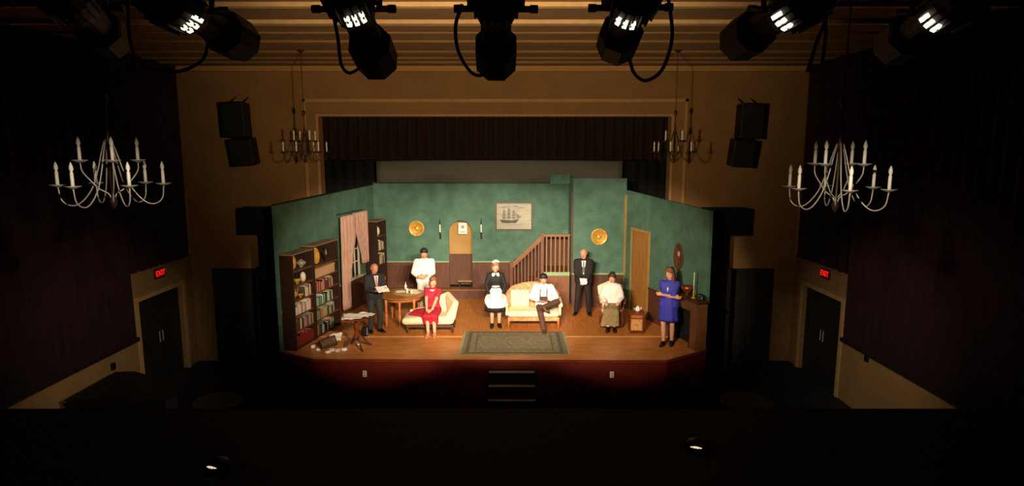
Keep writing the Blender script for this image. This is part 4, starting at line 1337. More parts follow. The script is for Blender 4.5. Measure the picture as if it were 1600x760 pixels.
G_ = 'candle chandeliers over the auditorium'
chandelier('brightly lit candle chandelier nearest the camera on the left', 178, 320, 5.65, R(21), WHITEMET, G_)  # near pair: paler arm metal than the far pair, bright light put into colour
chandelier('brightly lit candle chandelier nearest the camera on the right', 1305, 326, 5.6, R(16), WHITEMET, G_)
chandelier('dark candle chandelier in front of the left side of stage opening', 478, 252, 12.5, R(25), DARKMET, G_)
chandelier('dark candle chandelier in front of the right side of stage opening', 1053, 252, 12.5, R(5), DARKMET, G_)

# ================================================================== THEATRE LIGHTS ON THE FRONT BAR
BARY, BARZ = 2.8, 6.2
bar = thing('lighting_bar', 'black pipe over the camera carrying the stage lanterns', 'lighting bar', (0, BARY, BARZ))
MB().tube([(-4.2, 0, 0), (4.2, 0, 0)], 0.026, 12).build('pipe', BLACKMETAL, bar)
for x in (-3.9, -1.4, 1.3, 3.9):
    MB().tube([(x, 0, 0.0), (x, 0, CZ - BARZ)], 0.014, 6).build('drop_pipe', BLACKMETAL, bar)


def lantern(label, up, vp, uf, vf, aim, spin, cable, vents, fill_aim=None, fill_power=340, power=3000, size=26, col=WARM):
    piv = P(up, vp, Y=BARY)
    lo_, hi_ = BARY + 0.02, BARY + 0.6
    for _ in range(40):
        md_ = (lo_ + hi_) / 2
        if (P(uf, vf, Y=md_) - piv).length < 0.43:
            lo_ = md_
        else:
            hi_ = md_
    fr_ = P(uf, vf, Y=lo_)
    ax = (fr_ - piv)
    L = ax.length
    ax.normalize()
    t = thing('stage_lantern', label, 'stage light', piv)
    z = ax
    x = Vector((0, 0, 1)).cross(z).normalized()
    y = z.cross(x)
    Mr = Matrix((x, y, z)).transposed().to_4x4() @ Matrix.Rotation(R(spin), 4, 'Z')
    Lb = L
    if power:
        spot('stage_lamp', fr_ + ax * 0.07, aim, power, size, 0.5, col)
    MB(Mr).lathe([(0.07, 0.04), (0.072, Lb - 0.14), (0.085, Lb - 0.13), (0.085, Lb - 0.11)], 20).build('barrel', BLACKMETAL, t)
    hd = MB(Mr).lathe([(0.0, Lb - 0.17), (0.10, Lb - 0.17), (0.108, Lb - 0.15), (0.108, Lb + 0.03), (0.095, Lb + 0.03), (0.092, Lb - 0.1), (0.0, Lb - 0.1)], 8, M=Matrix.Rotation(R(22.5), 4, 'Z')).build('colour_frame_hood', BLACKMETAL, t)
    MB(Mr).lathe([(0.0, Lb - 0.095), (0.07, Lb - 0.095), (0.04, Lb - 0.075), (0.0, Lb - 0.07)], 20).build('lens', LENS, hd, smooth=True)
    prof = [(0.07, 0.05), (0.085, 0.04), (0.092, 0.0), (0.105, -0.05), (0.105, -0.16), (0.098, -0.19), (0.09, -0.24), (0.05, -0.30), (0.04, -0.36), (0.0, -0.37)]
    hs = MB(Mr).lathe(prof, 20).build('reflector_housing', BLACKMETAL, t)
    b = MB(Mr)
    for k in range(20):
        g = 2 * math.pi * k / 20
        b.box(0.1, 0.115, -0.004, 0.004, -0.17, -0.03, M=Matrix.Rotation(g, 4, 'Z'))
    b.build('cooling_fin_ring', BLACKMETAL, hs)
    b = MB(Mr)
    for a_, zz in vents:
        b.box(0.1, 0.117, -0.0095, 0.0095, zz - 0.010, zz + 0.010, M=Matrix.Rotation(R(a_) - R(spin), 4, 'Z'))
    if vents:
        b.build('vent_slots', LEAK, hs)
    if fill_aim:  # added fill spot off the lantern
        spot('added_spill', piv + (Vector(fill_aim) - piv).normalized() * 0.6, fill_aim, fill_power, 34 if fill_power < 500 else 22, 1.0, WARM2, 0.05)
    # yoke: two arms and a cross bar clamped to the pipe
    side = x.copy()
    side.z = 0
    side.normalize()
    if side.x < 0:
        side = -side
    drop = BARZ - piv.z
    for s_ in (-1, 1):
        a_ = side * (0.125 * s_)
        yk = MB().tube([a_ + side * (-0.01 * s_), a_ + Vector((0, 0, drop - 0.07))], 0.012, 6).build('yoke_arm', BLACKMETAL, t)
        MB().tube([side * (0.10 * s_), side * (0.15 * s_)], 0.014, 8).build('pivot_bolt', BLACKMETAL, t)
        MB().tube([side * (0.15 * s_), side * (0.185 * s_)], 0.018, 8).build('tilt_knob', BLACKMETAL, t)
    MB().tube([side * -0.125 + Vector((0, 0, drop - 0.07)), side * 0.125 + Vector((0, 0, drop - 0.07))], 0.013, 6).build('yoke_bridge', BLACKMETAL, t)
    MB().tube([Vector((0, BARY - piv.y, drop - 0.08)), Vector((0, BARY - piv.y, drop + 0.035))], 0.03, 8).build('pipe_clamp', BLACKMETAL, t)
    for pts_ in cable:
        q = [P(u_, v_, Y=yy) - piv for u_, v_, yy in pts_]
        MB().tube(crom(q, 6), 0.0085, 6).build('power_cable', CABLE, t, smooth=True)
    return t


def slots(mid):
    return [(mid + d_, z_) for z_ in (-0.055, -0.095) for d_ in (-17, 0, 17)]


lantern('leftmost stage lantern, aimed down to the right without vents glowing', 118, 8, 168, 58, (1.8, 15.0, 2.15), 0, [], [], (7.0, 11.6, 1.5), 1300, 3600, 26)
lantern('second stage lantern from the left aimed down to the right', 292, 18, 372, 62, (2.7, 14.3, 2.1), 10, [[(200, -20, 2.83), (203, 60, 2.88), (222, 100, 2.93), (275, 112, 2.98), (315, 95, 2.98), (326, 65, 2.98)]], slots(-132), fill_aim=(-3.75, 5.6, 4.5))
lantern('third stage lantern from the left with a looped cable', 553, 14, 588, 92, (0.2, 15.0, 2.15), 0, [[(520, 20, 2.83), (528, 60, 2.93), (533, 100, 2.98), (545, 114, 3.03), (560, 108, 3.08)]], slots(-108))
lantern('middle stage lantern aimed straight at the stage', 775, 14, 775, 94, (-0.4, 15.0, 2.15), 0, [[(722, 8, 2.78), (712, 40, 2.88), (716, 80, 2.98), (735, 112, 3.03), (752, 118, 3.1), (762, 108, 3.14)]], [])
lantern('fifth stage lantern from the left with a big cable loop', 985, 12, 965, 68, (-0.8, 15.0, 2.2), 22, [[(984, 95, 3.08), (992, 116, 3.03), (1010, 126, 2.98), (1035, 108, 2.93), (1050, 60, 2.88), (1046, 10, 2.83), (1040, -20, 2.78)]], slots(-72))
lantern('sixth stage lantern aimed down to the left with hanging cables', 1232, 16, 1158, 62, (-3.3, 14.4, 2.1), 0, [[(1300, -20, 2.78), (1290, 30, 2.83), (1275, 70, 2.88), (1262, 112, 2.88)], [(1285, -10, 2.80), (1290, 40, 2.84), (1288, 75, 2.88), (1282, 112, 2.88)]], slots(-45), fill_aim=(3.15, 5.6, 4.5))
lantern('rightmost stage lantern aimed down to the left', 1470, 18, 1402, 68, (-2.6, 15.0, 2.15), 0, [], slots(-45), (-7.9, 11.6, 1.5), 1300, 3400, 26)

# ================================================================== DARK AUDITORIUM OBJECTS
DARKF = mat('black_parapet', '#040405', 0.7, var=0.1)
struct(MB().box(XL, XR, 0.9, 2.42, 4.0, 4.14).build('trim_3', DARKF))
struct(MB().box(XL, XR, 2.3, 2.42, 3.2, 4.0).build('trim_4', DARKF))
for u, v, lab in ((341, 722, 'small dark dome with a bright glint on the balcony ledge at left'), (1088, 692, 'small dark dome with a bright glint on the balcony ledge at right')):
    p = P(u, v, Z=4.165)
    t = thing('ledge_glint', lab, 'glint', (p.x, p.y, 4.141))
    MB().lathe([(0.0, 0.0), (0.035, 0.0), (0.04, 0.012), (0.03, 0.03), (0.012, 0.038), (0.0, 0.04)], 20).build('dome', BLACKPL, t, smooth=True)
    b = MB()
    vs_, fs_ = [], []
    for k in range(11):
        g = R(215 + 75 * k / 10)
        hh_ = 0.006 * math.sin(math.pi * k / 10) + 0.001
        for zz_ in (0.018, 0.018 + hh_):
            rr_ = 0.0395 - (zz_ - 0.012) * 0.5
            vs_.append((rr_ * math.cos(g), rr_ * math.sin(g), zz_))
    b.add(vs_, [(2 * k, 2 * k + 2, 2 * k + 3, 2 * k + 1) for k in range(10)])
    b.build('glint_strip', mat('glint_glow', '#ffe6b8', emit=0.9), t)  # glowing strip stands in for a glint of light on the ledge
    MB().tube([(0, 0.01, 0.03), (0.05, 0.02, 0.012), (0.09, 0.02, 0.004)], 0.003, 5).build('cord', CABLE, t)


def round_table(label, u, v, r):
    p = P(u, v, Z=0.75)
    t = thing('round_table', label, 'table', (p.x, p.y, 0))
    MB().lathe([(0.0, 0.72), (r, 0.72), (r + 0.01, 0.735), (r, 0.75), (0, 0.75)], 36).build('tabletop', mat('dull_dark_laminate', '#3a332c', 0.5), t)
    MB().lathe([(0.04, 0.02), (0.04, 0.72)], 12).build('column', BLACKMETAL, t)
    MB().lathe([(0.3, 0), (0.3, 0.015), (0.05, 0.04), (0, 0.04)], 20).build('foot', BLACKMETAL, t)


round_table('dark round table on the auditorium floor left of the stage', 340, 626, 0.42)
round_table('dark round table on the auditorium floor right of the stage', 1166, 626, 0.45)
# piano silhouette at the left
p = P(262, 597, Z=1.02)
gp = thing('grand_piano', 'closed black grand piano in the dark left of the stage', 'piano', (p.x - 0.35, p.y - 0.2, 0))
out = [(-0.95, -0.6), (0.75, -0.6), (0.78, -0.1), (0.7, 0.35), (0.3, 0.5), (-0.2, 0.55), (-0.6, 0.75), (-0.95, 0.72)]
outc = [tuple(q)[:2] for q in crom([(a_, b_, 0) for a_, b_ in out], 3)]
PIA = mat('piano_black', '#030303', 0.5, var=0.1)
MB().prismz(outc, 0.68, 0.98).build('case', PIA, gp)
MB().prismz([(a_ * 1.02, b_ * 1.02) for a_, b_ in outc], 0.985, 1.01).build('lid', PIA, gp)
MB().box(-0.93, 0.73, -0.78, -0.6, 0.66, 0.74).build('keybed', PIA, gp)
for x, y in ((-0.85, -0.5), (0.65, -0.5), (-0.4, 0.5)):
    MB().lathe([(0.04, 0), (0.05, 0.3), (0.07, 0.68)], 10, c=(x, y, 0)).build('leg', PIA, gp)


# ================================================================== PEOPLE
def ik(a, t, l1, l2, pole):
    a, t, pole = Vector(a), Vector(t), Vector(pole)
    d = t - a
    L = d.length
    if L > (l1 + l2) * 0.999:
        t = a + d.normalized() * (l1 + l2) * 0.999
        d = t - a
        L = d.length
    n = d.normalized()
    x = (l1 * l1 - l2 * l2 + L * L) / (2 * L)
    h = math.sqrt(max(0, l1 * l1 - x * x))
    pp = pole - n * pole.dot(n)
    pp.normalize()
    return a + n * x + pp * h, t


class Fig:
    """a figure facing -y, standing on z=0; joints in metres for a height of 1.72 and scaled after"""

    def __init__(s, label, loc, rz, H=1.72, fem=False, pel=(0, 0, 0.93), lean=0, roll=0, twist=0, head=(0, 0, 0), hl=None, hr=None, fl=None, fr=None, pl=(0.3, 0.6, -0.6), pr=(-0.3, 0.6, -0.6), kl=(0.1, -1, 0.1), kr=(-0.1, -1, 0.1), build=1.0, dl=(0, -0.3, -1), dr=(0, -0.3, -1), nl=(-1, 0, 0), nr=(1, 0, 0), curl=18, belly=0.0):
        s.k = H / 1.72
        s.root = thing('person', label, 'person', loc, rz)
        s.root.scale = (s.k, s.k, s.k)
        s.fem, s.b, s.belly = fem, build, belly
        s.T = Matrix.Translation(pel) @ Euler((R(lean), R(roll), R(twist))).to_matrix().to_4x4()
        s.Hd = s.T @ Matrix.Translation((0, -0.005, 0.555)) @ Euler((R(head[0]), R(head[1]), R(head[2]))).to_matrix().to_4x4()
        sw = 0.155 if fem else 0.18
        s.sw = sw
        s.sh = {1: s.T @ Vector((sw, 0.0, 0.445)), -1: s.T @ Vector((-sw, 0.0, 0.445))}
        hips = {1: s.T @ Vector((0.09, 0, -0.03)), -1: s.T @ Vector((-0.09, 0, -0.03))}
        s.hip = hips
        hl = hl or (0.27, -0.05, 0.80)
        hr = hr or (-0.27, -0.05, 0.80)
        s.el, s.wr, s.kn, s.an, s.hd, s.hn = {}, {}, {}, {}, {}, {}
        s.el[1], s.wr[1] = ik(s.sh[1], hl, 0.28, 0.25, pl)
        s.el[-1], s.wr[-1] = ik(s.sh[-1], hr, 0.28, 0.25, pr)
        s.hd[1], s.hd[-1] = Vector(dl).normalized(), Vector(dr).normalized()
        s.hn[1], s.hn[-1] = Vector(nl).normalized(), Vector(nr).normalized()
        fl = fl or (0.11, 0.0, 0.085, 12)
        fr = fr or (-0.11, 0.0, 0.085, -12)
        s.kn[1], s.an[1] = ik(hips[1], fl[:3], 0.42, 0.41, kl)
        s.kn[-1], s.an[-1] = ik(hips[-1], fr[:3], 0.42, 0.41, kr)
        s.fy = {1: fl[3], -1: fr[3]}
        s.fp = {1: fl[4] if len(fl) > 4 else 0, -1: fr[4] if len(fr) > 4 else 0}
        s.curl = curl

    # --- ball lists; o = inflation
    def torso(s, o=0.0, lo=0.0, hi=1.0):
        T, b = s.T, s.b
        if s.fem:
            rows = [[(0.085, 0.0, -0.02, 0.105), (-0.085, 0.0, -0.02, 0.105)], [(0.06, 0, 0.15, 0.085), (-0.06, 0, 0.15, 0.085)], [(0.075, -0.01, 0.31, 0.095), (-0.075, -0.01, 0.31, 0.095)], [(0.115, 0.0, 0.43, 0.062), (-0.115, 0, 0.43, 0.062)]]
        else:
            rows = [[(0.085, 0.0, -0.02, 0.10), (-0.085, 0.0, -0.02, 0.10)], [(0.075, -s.belly * 0.5, 0.14, 0.098 + s.belly * 0.4), (-0.075, -s.belly * 0.5, 0.14, 0.098 + s.belly * 0.4)], [(0.10, -0.005, 0.31, 0.105), (-0.10, -0.005, 0.31, 0.105)], [(0.14, 0.0, 0.43, 0.068), (-0.14, 0, 0.43, 0.068)]]
        out = []
        for i in range(3):
            h = []
            for x, y, z, r in rows[i] + rows[i + 1]:
                p_ = T @ Vector((x * b, y, z))
                h.append((p_.x, p_.y, p_.z, r * b + o))
            out.append(h)
        # trapezius to neck
        h = []
        for x, y, z, r in ((0.13, 0.01, 0.44, 0.05), (-0.13, 0.01, 0.44, 0.05), (0, 0.01, 0.49, 0.055), (0, -0.01, 0.42, 0.07)):
            p_ = T @ Vector((x, y, z))
            h.append((p_.x, p_.y, p_.z, r + o * 0.8))
        out.append(h)
        if s.fem:
            for sx_ in (-1, 1):
                a, c = T @ Vector((sx_ * 0.07, -0.055, 0.30)), T @ Vector((sx_ * 0.06, -0.0, 0.34))
                out.append([(a.x, a.y, a.z, 0.062 + o), (c.x, c.y, c.z, 0.07 + o)])
        return out

    def cone(s, a, ra, b, rb):
        return [(a.x, a.y, a.z, ra), (b.x, b.y, b.z, rb)]

    def arm(s, sd, o=0.0, end=1.0, start=0.0):
        k = 0.86 if s.fem else 1.0
        A, E, W_ = s.sh[sd], s.el[sd], s.wr[sd]
        out = [s.cone(A, 0.062 * k + o, E, 0.042 * k + o)]
        if end > 1e-3:
            e2 = E + (W_ - E) * end
            out.append(s.cone(E, 0.042 * k + o, E.lerp(W_, 0.3 * end), 0.042 * k + o))
            out.append(s.cone(E.lerp(W_, 0.3 * end), 0.042 * k + o, e2, 0.042 * k + (0.028 * k - 0.042 * k) * end + o))
        return out

    def leg(s, sd, o=0.0, end=1.0):
        k = 0.95
        Hp, K, A = s.hip[sd], s.kn[sd], s.an[sd]
        out = [s.cone(Hp, 0.088 * k + o, K, 0.056 * k + o)]
        m = K.lerp(A, 0.33)
        back = Vector((0, 0.012, 0))
        out.append(s.cone(K, 0.054 * k + o, m + back, 0.055 * k + o))
        out.append(s.cone(m + back, 0.055 * k + o, K.lerp(A, end), 0.036 * k + o))
        return out

    def foot(s, sd, o=0.0, heel=0.0):
        A = s.an[sd]
        Rm = Euler((R(s.fp[sd]), 0, R(s.fy[sd]))).to_matrix()

        def q(x, y, z, r):
            v_ = A + Rm @ Vector((x, y, z))
            return (v_.x, v_.y, v_.z, r + o)
        return [[q(0, 0.0, 0, 0.038), q(0, 0.035, -0.045, 0.032), q(0.015, -0.09, -0.052, 0.028), q(-0.015, -0.09, -0.052, 0.028)],
                [q(0.018, -0.09, -0.055, 0.026), q(-0.018, -0.09, -0.055, 0.026), q(0.01, -0.16, -0.062, 0.018), q(-0.012, -0.16, -0.062, 0.018)]]

    def hand(s, sd):
        W_, d, n = s.wr[sd], s.hd[sd], s.hn[sd]
        n = (n - d * n.dot(d))
        n = n.normalized() if n.length > 1e-4 else d.orthogonal().normalized()
        w_ = d.cross(n)              # across the palm
        th = w_ if (w_.y < 0 or (abs(w_.y) < 0.2 and w_.z > 0)) else -w_   # thumb side forward/up
        k = 0.9 if s.fem else 1.0
        out = []
        pa = []
        for a_, c_ in ((0.0, 0.014), (0.0, -0.014), (0.085, 0.03), (0.085, -0.03)):
            v_ = W_ + d * (a_ * k) + w_ * c_ * k
            pa.append((v_.x, v_.y, v_.z, 0.0145 * k))
        out.append(pa)
        out.append(s.cone(W_ - d * 0.03, 0.027 * k, W_ + d * 0.02, 0.022 * k))
        for i, ln in enumerate((0.070, 0.080, 0.074, 0.058)):
            off = (0.0315 - 0.021 * i) * (1 if th.dot(w_) > 0 else -1)
            p0 = W_ + d * 0.088 * k + w_ * off * k
            dirn = d.copy()
            r0 = 0.0088 * k
            for j in range(3):
                ang = R(s.curl * (1 + 0.35 * j))
                dirn = (dirn * math.cos(ang) + n * math.sin(ang)).normalized()
                ax_ = dirn
                nn = (n - ax_ * n.dot(ax_)).normalized()
                p1 = p0 + dirn * ln * (0.42, 0.32, 0.26)[j] * k
                out.append(s.cone(p0, r0, p1, r0 * 0.92))
                p0 = p1
                r0 *= 0.92
        b0 = W_ + d * 0.02 * k + th * 0.02 * k
        b1 = b0 + (d * 0.6 + th * 0.8).normalized() * 0.045 * k
        b2 = b1 + (d * 0.9 + th * 0.3 + n * 0.3).normalized() * 0.03 * k
        out.append(s.cone(b0, 0.015 * k, b1, 0.0115 * k))
        out.append(s.cone(b1, 0.0115 * k, b2, 0.0095 * k))
        return out

    def headballs(s):
        M = s.Hd

        def q(x, y, z, r):
            v_ = M @ Vector((x, y, z))
            return (v_.x, v_.y, v_.z, r)
        out = [[q(0, 0.02, 0.145, 0.083), q(0, -0.012, 0.15, 0.078), q(0, 0.0, 0.105, 0.076)],
               [q(0, -0.012, 0.12, 0.072), q(0.028, -0.028, 0.055, 0.042), q(-0.028, -0.028, 0.055, 0.042), q(0, -0.062, 0.032, 0.028), q(0, 0.0, 0.10, 0.074)],
               [q(0, -0.088, 0.115, 0.010), q(0, -0.106, 0.082, 0.0125)],
               [q(0.012, -0.094, 0.078, 0.009), q(-0.012, -0.094, 0.078, 0.009)],
               [q(0.03, -0.078, 0.125, 0.012), q(-0.03, -0.078, 0.125, 0.012)],
               [q(0, -0.07, 0.03, 0.02), q(0, -0.05, 0.035, 0.025)]]
        for sx_ in (-1, 1):
            out.append([q(sx_ * 0.080, 0.005, 0.115, 0.010), q(sx_ * 0.090, 0.018, 0.12, 0.008), q(sx_ * 0.078, 0.006, 0.08, 0.008)])
        nb_ = s.T @ Vector((0, 0.012, 0.47))
        a = M @ Vector((0, 0.012, 0.06))
        nr_ = 0.046 if s.fem else 0.056
        out.append([(nb_.x, nb_.y, nb_.z, nr_ + 0.006), (a.x, a.y, a.z, nr_)])
        return out

    def make_body(s, skin=SKIN):
        b = MB()
        for h in s.torso() + s.headballs():
            b.hull(h)
        for sd in (-1, 1):
            for h in s.arm(sd) + s.hand(sd) + s.leg(sd) + s.foot(sd):
                b.hull(h)
        s.body = b.remesh('body', skin, s.root, 0.0065, 2)
        M = s.Hd
        for sx_ in (-1, 1):
            MB(M).hull([(sx_ * 0.031, -0.079, 0.111, 0.0125)]).build('eye', EYEW, s.body, smooth=True)
            MB(M).hull([(sx_ * 0.031, -0.0895, 0.110, 0.006)]).build('iris', IRIS, s.body, smooth=True)
            MB(M).hull([(sx_ * 0.018, -0.0895, 0.131, 0.004), (sx_ * 0.044, -0.083, 0.133, 0.003)]).build('eyebrow', s.browm, s.body, smooth=True)
        MB(M).hull([(-0.02, -0.083, 0.052, 0.005), (0.0, -0.092, 0.053, 0.007), (0.02, -0.083, 0.052, 0.005)]).build('mouth', LIPS, s.body, smooth=True)
        return s

    def hair(s, m, style):
        def q(x, y, z, r):
            v_ = s.Hd @ Vector((x, y, z))
            return (v_.x, v_.y, v_.z, r)
        b = MB()
        if style == 'short':
            b.hull([q(0, 0.03, 0.155, 0.095), q(0, -0.012, 0.188, 0.080), q(0.03, -0.02, 0.185, 0.065), q(-0.03, -0.02, 0.185, 0.065)])
            b.hull([q(0, 0.045, 0.13, 0.088), q(0, 0.05, 0.07, 0.06)])
            for sx_ in (-1, 1):
                b.hull([q(sx_ * 0.07, 0.005, 0.16, 0.03), q(sx_ * 0.078, 0.008, 0.115, 0.018)])
        elif style == 'fringe':
            b.hull([q(0, 0.036, 0.13, 0.084), q(0, 0.045, 0.08, 0.06)])
            for sx_ in (-1, 1):
                b.hull([q(sx_ * 0.068, 0.03, 0.14, 0.022), q(sx_ * 0.072, 0.012, 0.10, 0.014)])
        elif style == 'bob':
            b.hull([q(0, 0.03, 0.155, 0.097), q(0, -0.012, 0.190, 0.081), q(0.03, -0.02, 0.187, 0.066), q(-0.03, -0.02, 0.187, 0.066)])
            b.hull([q(0, 0.045, 0.13, 0.088), q(0.05, 0.05, 0.03, 0.05), q(-0.05, 0.05, 0.03, 0.05)])
            for sx_ in (-1, 1):
                b.hull([q(sx_ * 0.068, 0.0, 0.16, 0.032), q(sx_ * 0.082, 0.01, 0.10, 0.024), q(sx_ * 0.075, 0.0, 0.03, 0.026)])
        elif style == 'long':
            b.hull([q(0, 0.03, 0.155, 0.097), q(0, -0.012, 0.190, 0.081), q(0.03, -0.02, 0.187, 0.066), q(-0.03, -0.02, 0.187, 0.066)])
            b.hull([q(0, 0.045, 0.13, 0.088), q(0.06, 0.06, -0.06, 0.04), q(-0.06, 0.06, -0.06, 0.04)])
            for sx_ in (-1, 1):
                b.hull([q(sx_ * 0.068, 0.0, 0.16, 0.032), q(sx_ * 0.085, 0.01, 0.08, 0.026), q(sx_ * 0.085, 0.0, -0.05, 0.026)])
        elif style == 'up':
            b.hull([q(0, 0.03, 0.155, 0.097), q(0, -0.012, 0.190, 0.081), q(0.035, -0.015, 0.185, 0.066), q(-0.035, -0.015, 0.185, 0.066)])
            b.hull([q(0, 0.045, 0.13, 0.09), q(0, 0.05, 0.08, 0.065)])
            for sx_ in (-1, 1):
                b.hull([q(sx_ * 0.07, 0.005, 0.16, 0.034), q(sx_ * 0.08, 0.01, 0.10, 0.024)])
            b.hull([q(0.03, 0.04, 0.24, 0.035), q(-0.03, 0.04, 0.24, 0.035)])
        s.hairo = b.remesh('hair', m, s.root, 0.008, 2)
        return s

    def garment(s, name, m, hulls, voxel=0.012, smooth=3):
        b = MB()
        for h in hulls:
            b.hull(h)
        return b.remesh(name, m, s.root, voxel, smooth)

    def T3(s, x, y, z, r):
        v_ = s.T @ Vector((x, y, z))
        return (v_.x, v_.y, v_.z, r)

    def shoes(s, m, o=0.007, low=False):
        for sd in (-1, 1):
            s.garment('shoe', m, s.foot(sd, o), 0.010, 1)

    def trousers(s, m, o=0.016, end=0.95):
        h = [[s.T3(0.085, 0, -0.02, 0.10 + o), s.T3(-0.085, 0, -0.02, 0.10 + o), s.T3(0.075, 0, 0.09, 0.09 + o), s.T3(-0.075, 0, 0.09, 0.09 + o)]]
        for sd in (-1, 1):
            Hp, K, A = s.hip[sd], s.kn[sd], s.an[sd]
            e = K.lerp(A, end)
            h.append(s.cone(Hp, 0.085 + o, K, 0.06 + o))
            h.append(s.cone(K, 0.06 + o, e, 0.048 + o))
        s.garment('trousers', m, h)

    def collar(s, m, r=0.062):
        MB(s.T).lathe([(r + 0.012, 0.462), (r + 0.004, 0.515), (r - 0.004, 0.515), (r, 0.46)], 16, c=(0, 0.008, 0)).build('collar', m, s.root, smooth=True)


HAIRG = mat('grey_hair', '#a8a098', 0.7, var=0.1, scale=40)
HAIRW = mat('white_hair', '#cfc8bc', 0.7, var=0.1, scale=40)
HAIRK = mat('black_hair', '#15100e', 0.6, var=0.2, scale=40)
HAIRB = mat('brown_hair', '#3c2418', 0.6, var=0.2, scale=40)
HAIRR = mat('auburn_hair', '#7a4a30', 0.6, var=0.2, scale=40)
HAIRL = mat('light_brown_hair', '#8a6444', 0.6, var=0.2, scale=40)
SUIT = mat('charcoal_suiting', '#26272b', 0.85, var=0.12, scale=20)
SUIT2 = mat('charcoal_trousers', '#2e302c', 0.85, var=0.12, scale=20)
SUITK = mat('black_suiting', '#1a1517', 0.85, var=0.12, scale=20)
WHITE = mat('white_cotton', '#ece6e2', 0.8, var=0.04, scale=12, bump=0.05)
SHOE = mat('black_leather', '#0a0908', 0.35, var=0.1)


def person_base(f, skin, hairm, style):
    f.browm = hairm
    f.make_body(skin)
    f.hair(hairm, style)


def suit_jacket(f, m, shirt, tie):
    o = 0.03
    h = f.torso(o)
    h.append([f.T3(0.10, 0.0, -0.10, 0.105), f.T3(-0.10, 0.0, -0.10, 0.105), f.T3(0.085, 0, 0.1, 0.12), f.T3(-0.085, 0, 0.1, 0.12)])
    for sd in (-1, 1):
        h += f.arm(sd, 0.020, 0.92)
        a = f.sh[sd]
        c = f.T @ Vector((0.1 * sd, 0, 0.44))
        h.append([(a.x, a.y, a.z, 0.078), (c.x, c.y, c.z, 0.08)])
    f.garment('jacket', m, h, 0.012, 3)
    yf_ = -0.192
    # shirt front and tie, lapels laid over the jacket
    MB(f.T).prism([(-0.055, 0.47), (0.055, 0.47), (0.014, 0.13), (-0.014, 0.13)], yf_ - 0.004, yf_ + 0.05, M=Matrix.Rotation(R(-10), 4, 'X')).build('shirt_front', shirt, f.root)
    MB(f.T).prism([(-0.014, 0.46), (0.014, 0.46), (0.026, 0.20), (0.0, 0.14), (-0.024, 0.20)], yf_ - 0.012, yf_ - 0.003, M=Matrix.Rotation(R(-10), 4, 'X')).build('necktie', tie, f.root)
    for sx_ in (-1, 1):
        MB(f.T).prism([(sx_ * 0.055, 0.475), (sx_ * 0.095, 0.44), (sx_ * 0.085, 0.34), (sx_ * 0.012, 0.12)], yf_ - 0.012, yf_ - 0.002, M=Matrix.Rotation(R(-10), 4, 'X')).build('lapel', m, f.root)
    f.collar(shirt)
    for sd in (-1, 1):
        e, w_ = f.el[sd], f.wr[sd]
        MB().tube([e.lerp(w_, 0.90), e.lerp(w_, 0.99)], 0.037, 12).build('shirt_cuff', shirt, f.root, smooth=True)


def sheet(label, f, loc, rot, sx_=0.10, sy_=0.14, group=None):
    M = Matrix.Translation(f.root.location) @ Matrix.Rotation(f.root.rotation_euler.z, 4, 'Z') @ Matrix.Scale(f.k, 4)
    M = M @ Matrix.Translation(loc) @ Euler(tuple(R(a_) for a_ in rot)).to_matrix().to_4x4()
    crumple('paper_sheet', label, M, sx_ * 2, sy_ * 2, 0.012, len(label), group)


# 1 --- man in the charcoal suit reading
f = Fig('old man in charcoal suit and pink tie reading a paper, standing left', (-3.24, 13.95, SZ), R(38), 1.68, head=(20, 0, -4), lean=3, hl=(0.15, -0.34, 1.13), hr=(-0.12, -0.32, 1.10), dl=(-0.5, -0.8, 0.1), dr=(0.6, -0.75, 0.0), nl=(0, 0, 1), nr=(0, 0, 1), pl=(0.5, 0.5, -1), pr=(-0.5, 0.5, -1), fl=(0.11, -0.02, 0.085, 18), fr=(-0.10, 0.05, 0.085, -14), belly=0.03)
person_base(f, SKIN2, HAIRG, 'fringe')
suit_jacket(f, SUIT, WHITE, mat('pink_tie', '#c07a88', 0.6))
f.trousers(SUIT2)
f.shoes(SHOE)
sheet('white paper held open by the old man in charcoal suit', f, (0.01, -0.44, 1.14), (28, 0, 0), 0.15, 0.11)

# 2 --- young man in white behind the table
p = P(664, 494, Z=SZ)
f = Fig('dark-haired young man in white shirt standing behind the oak table', (p.x, 15.5, SZ), R(4), 1.78, head=(16, 0, 0), hl=(0.02, -0.25, 1.06), hr=(-0.10, -0.24, 1.02), dl=(-1, -0.2, -0.2), dr=(1, -0.2, 0.0), nl=(0, 1, 0), nr=(0, 1, 0), pl=(1, 0.3, -0.6), pr=(-1, 0.3, -0.6), build=1.08)
person_base(f, SKIN2, HAIRK, 'short')
h = f.torso(0.022)
h.append([f.T3(0.09, 0, -0.06, 0.115), f.T3(-0.09, 0, -0.06, 0.115), f.T3(0.085, 0, 0.1, 0.11), f.T3(-0.085, 0, 0.1, 0.11)])
for sd in (-1, 1):
    h += f.arm(sd, 0.026, 0.5)
f.garment('white_shirt', WHITE, h)
f.collar(WHITE)
f.trousers(mat('white_trousers', '#e0d4c4', 0.8, var=0.05))
f.shoes(SHOE)
MB(f.T).box(-0.13, 0.13, -0.145, -0.135, -0.12, 0.03).build('folded_cloth', WHITE, f.root)

